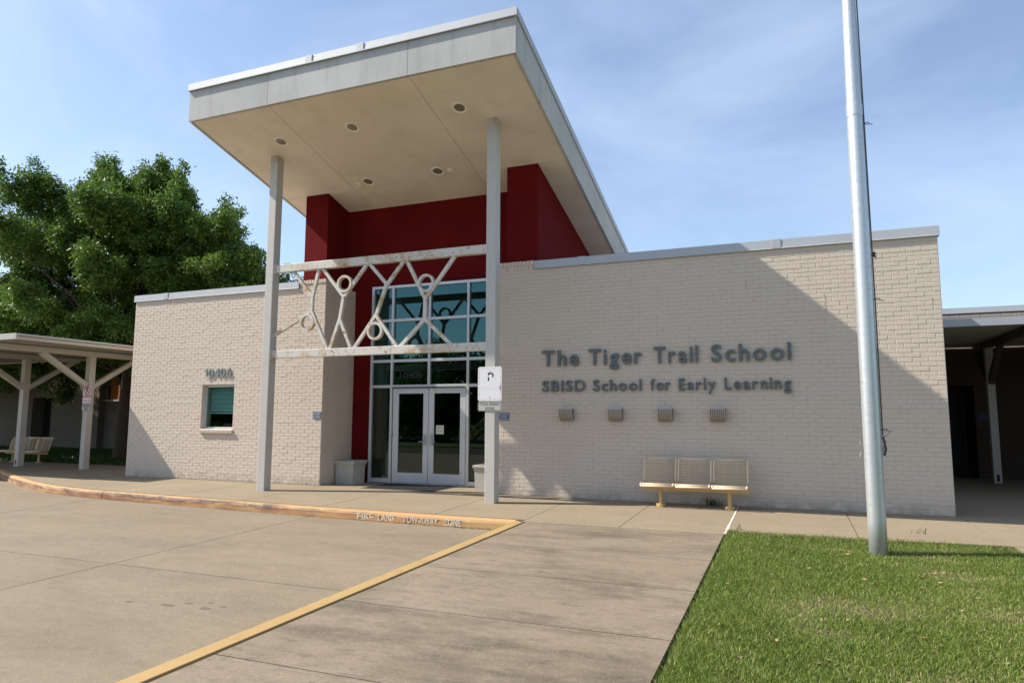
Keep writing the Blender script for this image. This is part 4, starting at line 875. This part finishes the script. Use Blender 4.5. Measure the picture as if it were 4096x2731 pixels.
def lobes_points(lobes, dens, seed, inner=0.45):
    """cluster centres: every lobe carries smaller bumps over its surface, so that the outline is uneven and gaps stay open"""
    r = np.random.default_rng(seed); P = []
    for cx, cy, cz, rx, ry, rz in lobes:
        k = max(5, int(dens * (rx * ry * rz) ** (2 / 3)))
        d = r.normal(0, 1, (k, 3)); d[:, 2] += 0.15; d /= np.linalg.norm(d, axis=1)[:, None]
        for q in d:
            c = np.array([cx, cy, cz]) + q * np.array([rx, ry, rz]) * r.uniform(0.62, 1.10)
            br = r.uniform(0.30, 0.95) * min(1.0, 0.35 + 0.3 * rx); m_ = int(r.uniform(12, 20) * (br / 0.6) ** 1.6) + 3
            e = r.normal(0, 1, (m_, 3)); e[:, 2] += 0.35; e /= np.linalg.norm(e, axis=1)[:, None]
            P.append(c + e * br * r.uniform(0.35, 1.0, (m_, 1)) * np.array([1.15, 1.15, 0.8]))
            if r.random() < 0.55:                                   # a leafy sprig standing out of the bump
                u = q + r.normal(0, 0.35, 3); u[2] += 0.45; u /= np.linalg.norm(u); k2 = int(r.integers(3, 7))
                P.append(c + u * (br * 0.8 + np.linspace(0.05, r.uniform(0.35, 0.85), k2))[:, None])
    return np.concatenate(P)
def tree(name, label, base, lobes, dens, per, spread, ln, wd, seed, h, trunk_r, group=None):
    root = empty(name, base); tag(root, label, 'tree', group); bx, by, bz = base
    P = lobes_points(lobes, dens, seed)
    rr = random.Random(seed); tr = MB()
    top = Vector((bx + 0.3, by + 0.2, h))
    tr.tube([(bx, by, bz - 0.3), (bx + 0.02, by, bz + 0.25), (bx + 0.12, by + 0.05, h * 0.35), (bx + 0.05, by + 0.1, h * 0.65), tuple(top)], [trunk_r * 1.5, trunk_r * 1.05, trunk_r * 0.85, trunk_r * 0.55, trunk_r * 0.18], 10)
    tr.build('trunk', 'bark', root, smooth=True)
    lm = MB()
    for k in range(70):
        p = P[rr.randrange(len(P))]; t = rr.uniform(0.28, 0.92); s0 = Vector((bx + 0.08, by + 0.07, bz + h * t * 0.92)); e = Vector(p)
        mid = s0.lerp(e, 0.5) + Vector((0, 0, rr.uniform(0.1, 0.7))); r0 = trunk_r * (0.42 - 0.25 * t)
        lm.tube([tuple(s0), tuple(s0.lerp(mid, 0.5) + Vector((rr.uniform(-.1, .1), rr.uniform(-.1, .1), 0.05))), tuple(mid), tuple(mid.lerp(e, 0.5)), tuple(e)], [r0, r0 * 0.75, r0 * 0.5, r0 * 0.3, 0.012], 6)
    lm.build('limbs', 'bark', root, smooth=True)
    V, F, A = leaf_cloud(P, per, spread, ln, wd, seed)
    put('crown', raw('crown', V, [F], 'oak_leaf', A), None, root)
    return root
L1 = [(-25.9, 5.6, 7.0, 4.4, 4.0, 3.2), (-25.6, 5.4, 8.8, 2.2, 2.2, 1.5), (-25.4, 5.4, 10.1, 0.9, 1.0, 0.8), (-28.5, 5.8, 6.7, 2.0, 2.2, 1.5), (-23.0, 5.3, 8.2, 2.1, 2.1, 1.5), (-30.6, 6.0, 5.4, 1.7, 2.1, 1.3), (-21.0, 5.2, 7.5, 1.35, 1.5, 1.2),
      (-21.2, 5.3, 6.0, 1.3, 1.4, 0.9), (-19.25, 5.1, 6.35, 0.95, 1.1, 0.8), (-18.0, 5.0, 5.6, 0.7, 0.8, 0.5), (-19.6, 5.2, 5.2, 1.3, 1.3, 0.7), (-31.4, 6.0, 4.7, 2.4, 2.3, 1.6), (-27.5, 5.3, 4.5, 3.8, 3.3, 1.4), (-22.8, 5.0, 4.3, 2.6, 2.4, 1.2), (-20.6, 7.0, 4.5, 2.1, 2.0, 1.3)]
tree('oak_tree', 'big dense green oak rising behind the brick wall and shelter', (-24.3, 4.85, 0.0), L1, 6.6, 88, 0.135, 0.145, 0.052, 11, 9.2, 0.20)
L2 = [(-41.0, 6.3, 5.6, 4.0, 2.5, 2.3), (-35.4, 3.6, 5.4, 2.6, 2.4, 1.9), (-39.0, 3.2, 5.0, 2.8, 2.2, 1.9), (-30.5, 8.3, 4.3, 2.4, 1.0, 1.2), (-35.5, 6.2, 4.6, 2.8, 2.0, 1.5), (-43.5, 7, 5.4, 3.4, 2.4, 2.6), (-36.8, 6.3, 5.4, 2.4, 2.0, 1.6)]  # crown widened out of view to shade the rear wall and bench
tree('oak_tree', 'second green oak beyond the shelter, mostly unseen, enlarged for its shade', (-38.0, 6.5, 0.0), L2, 8.0, 40, 0.17, 0.24, 0.09, 12, 7.6, 0.17)

# ------------------------------------------------------------------ grass, weeds, litter
def blades(x, y, z, hgt, wd, seed, dry):
    r = np.random.default_rng(seed); n = len(x); a = r.uniform(0, 2 * math.pi, n); b = r.uniform(0, 2 * math.pi, n)
    h = hgt * r.uniform(0.45, 1.25, n); lean = r.uniform(0.15, 1.15, n) * h; w_ = wd * r.uniform(0.7, 1.4, n)
    s = np.stack([np.cos(a), np.sin(a), 0 * a], 1) * (w_ / 2)[:, None]; t = np.stack([np.cos(b), np.sin(b), 0 * b], 1) * lean[:, None]
    p = np.stack([x, y, z], 1); up = np.zeros((n, 3)); up[:, 2] = h
    V = np.stack([p - s, p + s, p + up * 0.6 + t * 0.35 + s * 0.8, p + up * 0.6 + t * 0.35 - s * 0.8, p + up * 0.92 + t], 1).reshape(-1, 3)
    i = np.arange(n)[:, None] * 5
    return V, [i + np.array([[0, 1, 2, 3]]), i + np.array([[3, 2, 4]])], np.repeat(np.clip(dry, 0, 1), 5)
def vnoise(x, y, f, seed):
    r = np.random.default_rng(seed); g = r.random((64, 64)); u = x * f + 100; v = y * f + 100
    i = np.floor(u).astype(int); j = np.floor(v).astype(int); fu = u - i; fv = v - j; fu = fu * fu * (3 - 2 * fu); fv = fv * fv * (3 - 2 * fv)
    q = lambda a, b: g[a % 64, b % 64]
    return (q(i, j) * (1 - fu) + q(i + 1, j) * fu) * (1 - fv) + (q(i, j + 1) * (1 - fu) + q(i + 1, j + 1) * fu) * fv
def lawn_grass():
    n = 310000; r = np.random.default_rng(5)
    y = -2.32 - 8.2 * r.random(n) ** 0.8; x = r.uniform(-3.22, 0.17, n)
    back = -2.62 + (x + 3.19) * 0.10; y = np.minimum(y, back + 0.05)
    bare = np.zeros(n)
    for bx_, by_, rx, ry in ((-1.75, -5.75, 0.55, 0.34), (-0.75, -4.1, 0.5, 0.22), (-1.2, -3.25, 0.30, 0.16), (-1.95, -3.15, 0.4, 0.1), (-2.1, -6.5, 0.25, 0.14), (-1.3, -7.3, 0.4, 0.2), (-0.6, -5.6, 0.4, 0.2)):
        bare = np.maximum(bare, np.exp(-(((x - bx_) / rx) ** 2 + ((y - by_) / ry) ** 2)))
    pat = 0.6 * vnoise(x, y, 1.3, 1) + 0.4 * vnoise(x, y, 4.0, 2)
    bare = np.clip(bare + 0.55 * np.clip((pat - 0.57) * 3, 0, 1), 0, 1)
    keep = (r.random(n) > bare * 0.5) & (x > -3.20 + 0.05 * r.random(n) ** 0.5); edgeb = np.clip(1 - (x + 3.2) / 0.5, 0, 1)
    x, y, bare, pat, edgeb = x[keep], y[keep], bare[keep], pat[keep], edgeb[keep]; n = len(x)
    hgt = 0.027 + 0.022 * edgeb + 0.012 * (1 - bare) + 0.03 * np.clip((y - (-2.62 + (x + 3.19) * 0.10) + 0.25) / 0.3, 0, 1)
    dry = 0.22 + 0.26 * pat + 0.38 * bare * r.random(n) + r.normal(0, 0.17, n) + (r.random(n) < 0.12) * 0.5
    V, F, A = blades(x, y, 0.02 * y - 0.030, hgt, 0.0046, 6, dry)
    o = put('grass', raw('grass', V, F, 'grass_blade', A), None); tag(o, 'sunlit green grass of the front lawn round the flagpole', 'grass', kind='stuff')
lawn_grass()
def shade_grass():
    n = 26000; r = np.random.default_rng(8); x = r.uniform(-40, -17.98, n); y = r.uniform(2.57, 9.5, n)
    V, F, A = blades(x, y, 0 * x - 0.02, np.full(n, 0.10), 0.03, 9, 0.15 + 0.2 * r.random(n))  # shade under the oak is put into the darker blade colour
    o = put('grass', raw('grass', V, F, 'weed_shade_blade', A), None); tag(o, 'shaded grass under the oak behind the shelter', 'grass', kind='stuff')
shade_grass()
def weeds():
    xs_, ys_, hs = [], [], []; r = np.random.default_rng(4)
    for cx, cy, k, h, sp in ((-3.60, -0.10, 60, 0.16, 0.06), (-3.08, -2.25, 8, 0.10, 0.03), (-0.75, -1.75, 7, 0.09, 0.04)):
        xs_ += list(cx + r.normal(0, sp, k)); ys_ += list(cy + r.normal(0, sp * 0.35, k)); hs += [h] * k
    for k in range(70): x = r.uniform(-8.6, -6.4); xs_.append(x); ys_.append(kerb_y(x) - 0.02 - abs(r.normal(0, 0.012))); hs.append(0.03)
    x = np.array(xs_); y = np.array(ys_); z = np.where(np.array(hs) < 0.04, 0.02 * y - 0.155, 0.02 * y)
    V, F, A = blades(x, y, z, np.array(hs), 0.009, 3, 0.3 + 0.2 * r.random(len(x)))
    o = put('weeds', raw('weeds', V, F, 'weed_shade_blade', A), None); tag(o, 'green weeds sprouting from paving joints under the bench and kerb', 'weeds', kind='stuff')
weeds()
def litter():
    r = np.random.default_rng(21); n = 90; x = r.uniform(-3.0, 0.1, n); y = r.uniform(-9, -3, n); a = r.uniform(0, 6.28, n); V = []; F = []
    for i in range(n):
        l = r.uniform(0.018, 0.038); w_ = l * r.uniform(0.3, 0.5); c_, s_ = math.cos(a[i]), math.sin(a[i]); z = 0.02 * y[i] - 0.045 + r.uniform(0.03, 0.055)
        for u, v, dz in ((-l, 0, 0.006), (0, -w_, -0.004), (l, 0, 0.008), (0, w_, r.uniform(0, 0.012))): V.append((x[i] + u * c_ - v * s_, y[i] + u * s_ + v * c_, z + dz))
        F.append((4 * i, 4 * i + 1, 4 * i + 2, 4 * i + 3))
    o = put('leaf_litter', raw('leaf_litter', np.array(V), [np.array(F)], 'dry_leaf'), None); tag(o, 'scattered brown dead leaves lying in the lawn', 'leaves', kind='stuff')
litter()

# ------------------------------------------------------------------ across the drive (mirrored in the door glass)
def across():
    r = np.random.default_rng(31); P = []
    for k in range(17):
        cx = -75 + 7.5 * k + r.uniform(-2, 2); cy = -40 + r.uniform(-3, 3); h = r.uniform(4.8, 7.4)
        P.append(lobes_points([(cx, cy, h * 0.6, 3.9, 3.2, h * 0.42), (cx + r.uniform(-2, 2), cy, h * 0.35, 3.4, 2.8, h * 0.3)], 2.2, 100 + k))
    V, F, A = leaf_cloud(np.concatenate(P), 30, 0.5, 0.36, 0.17, 33)
    o = put('treeline', raw('treeline', V, [F], 'oak_leaf', A), None); tag(o, 'line of trees across the drive mirrored in the glass', 'trees', kind='stuff')
    n = 900; c_ = np.stack([r.uniform(-60, 50, n), r.uniform(-34.2, -33.2, n), r.uniform(-0.4, 0.75, n)], 1)
    V, F, A = leaf_cloud(c_, 26, 0.22, 0.22, 0.10, 35)
    o = put('hedge', raw('hedge', V, [F], 'oak_leaf', A), None); tag(o, 'low clipped hedge across the drive mirrored in the glass', 'hedge', kind='stuff')
across()
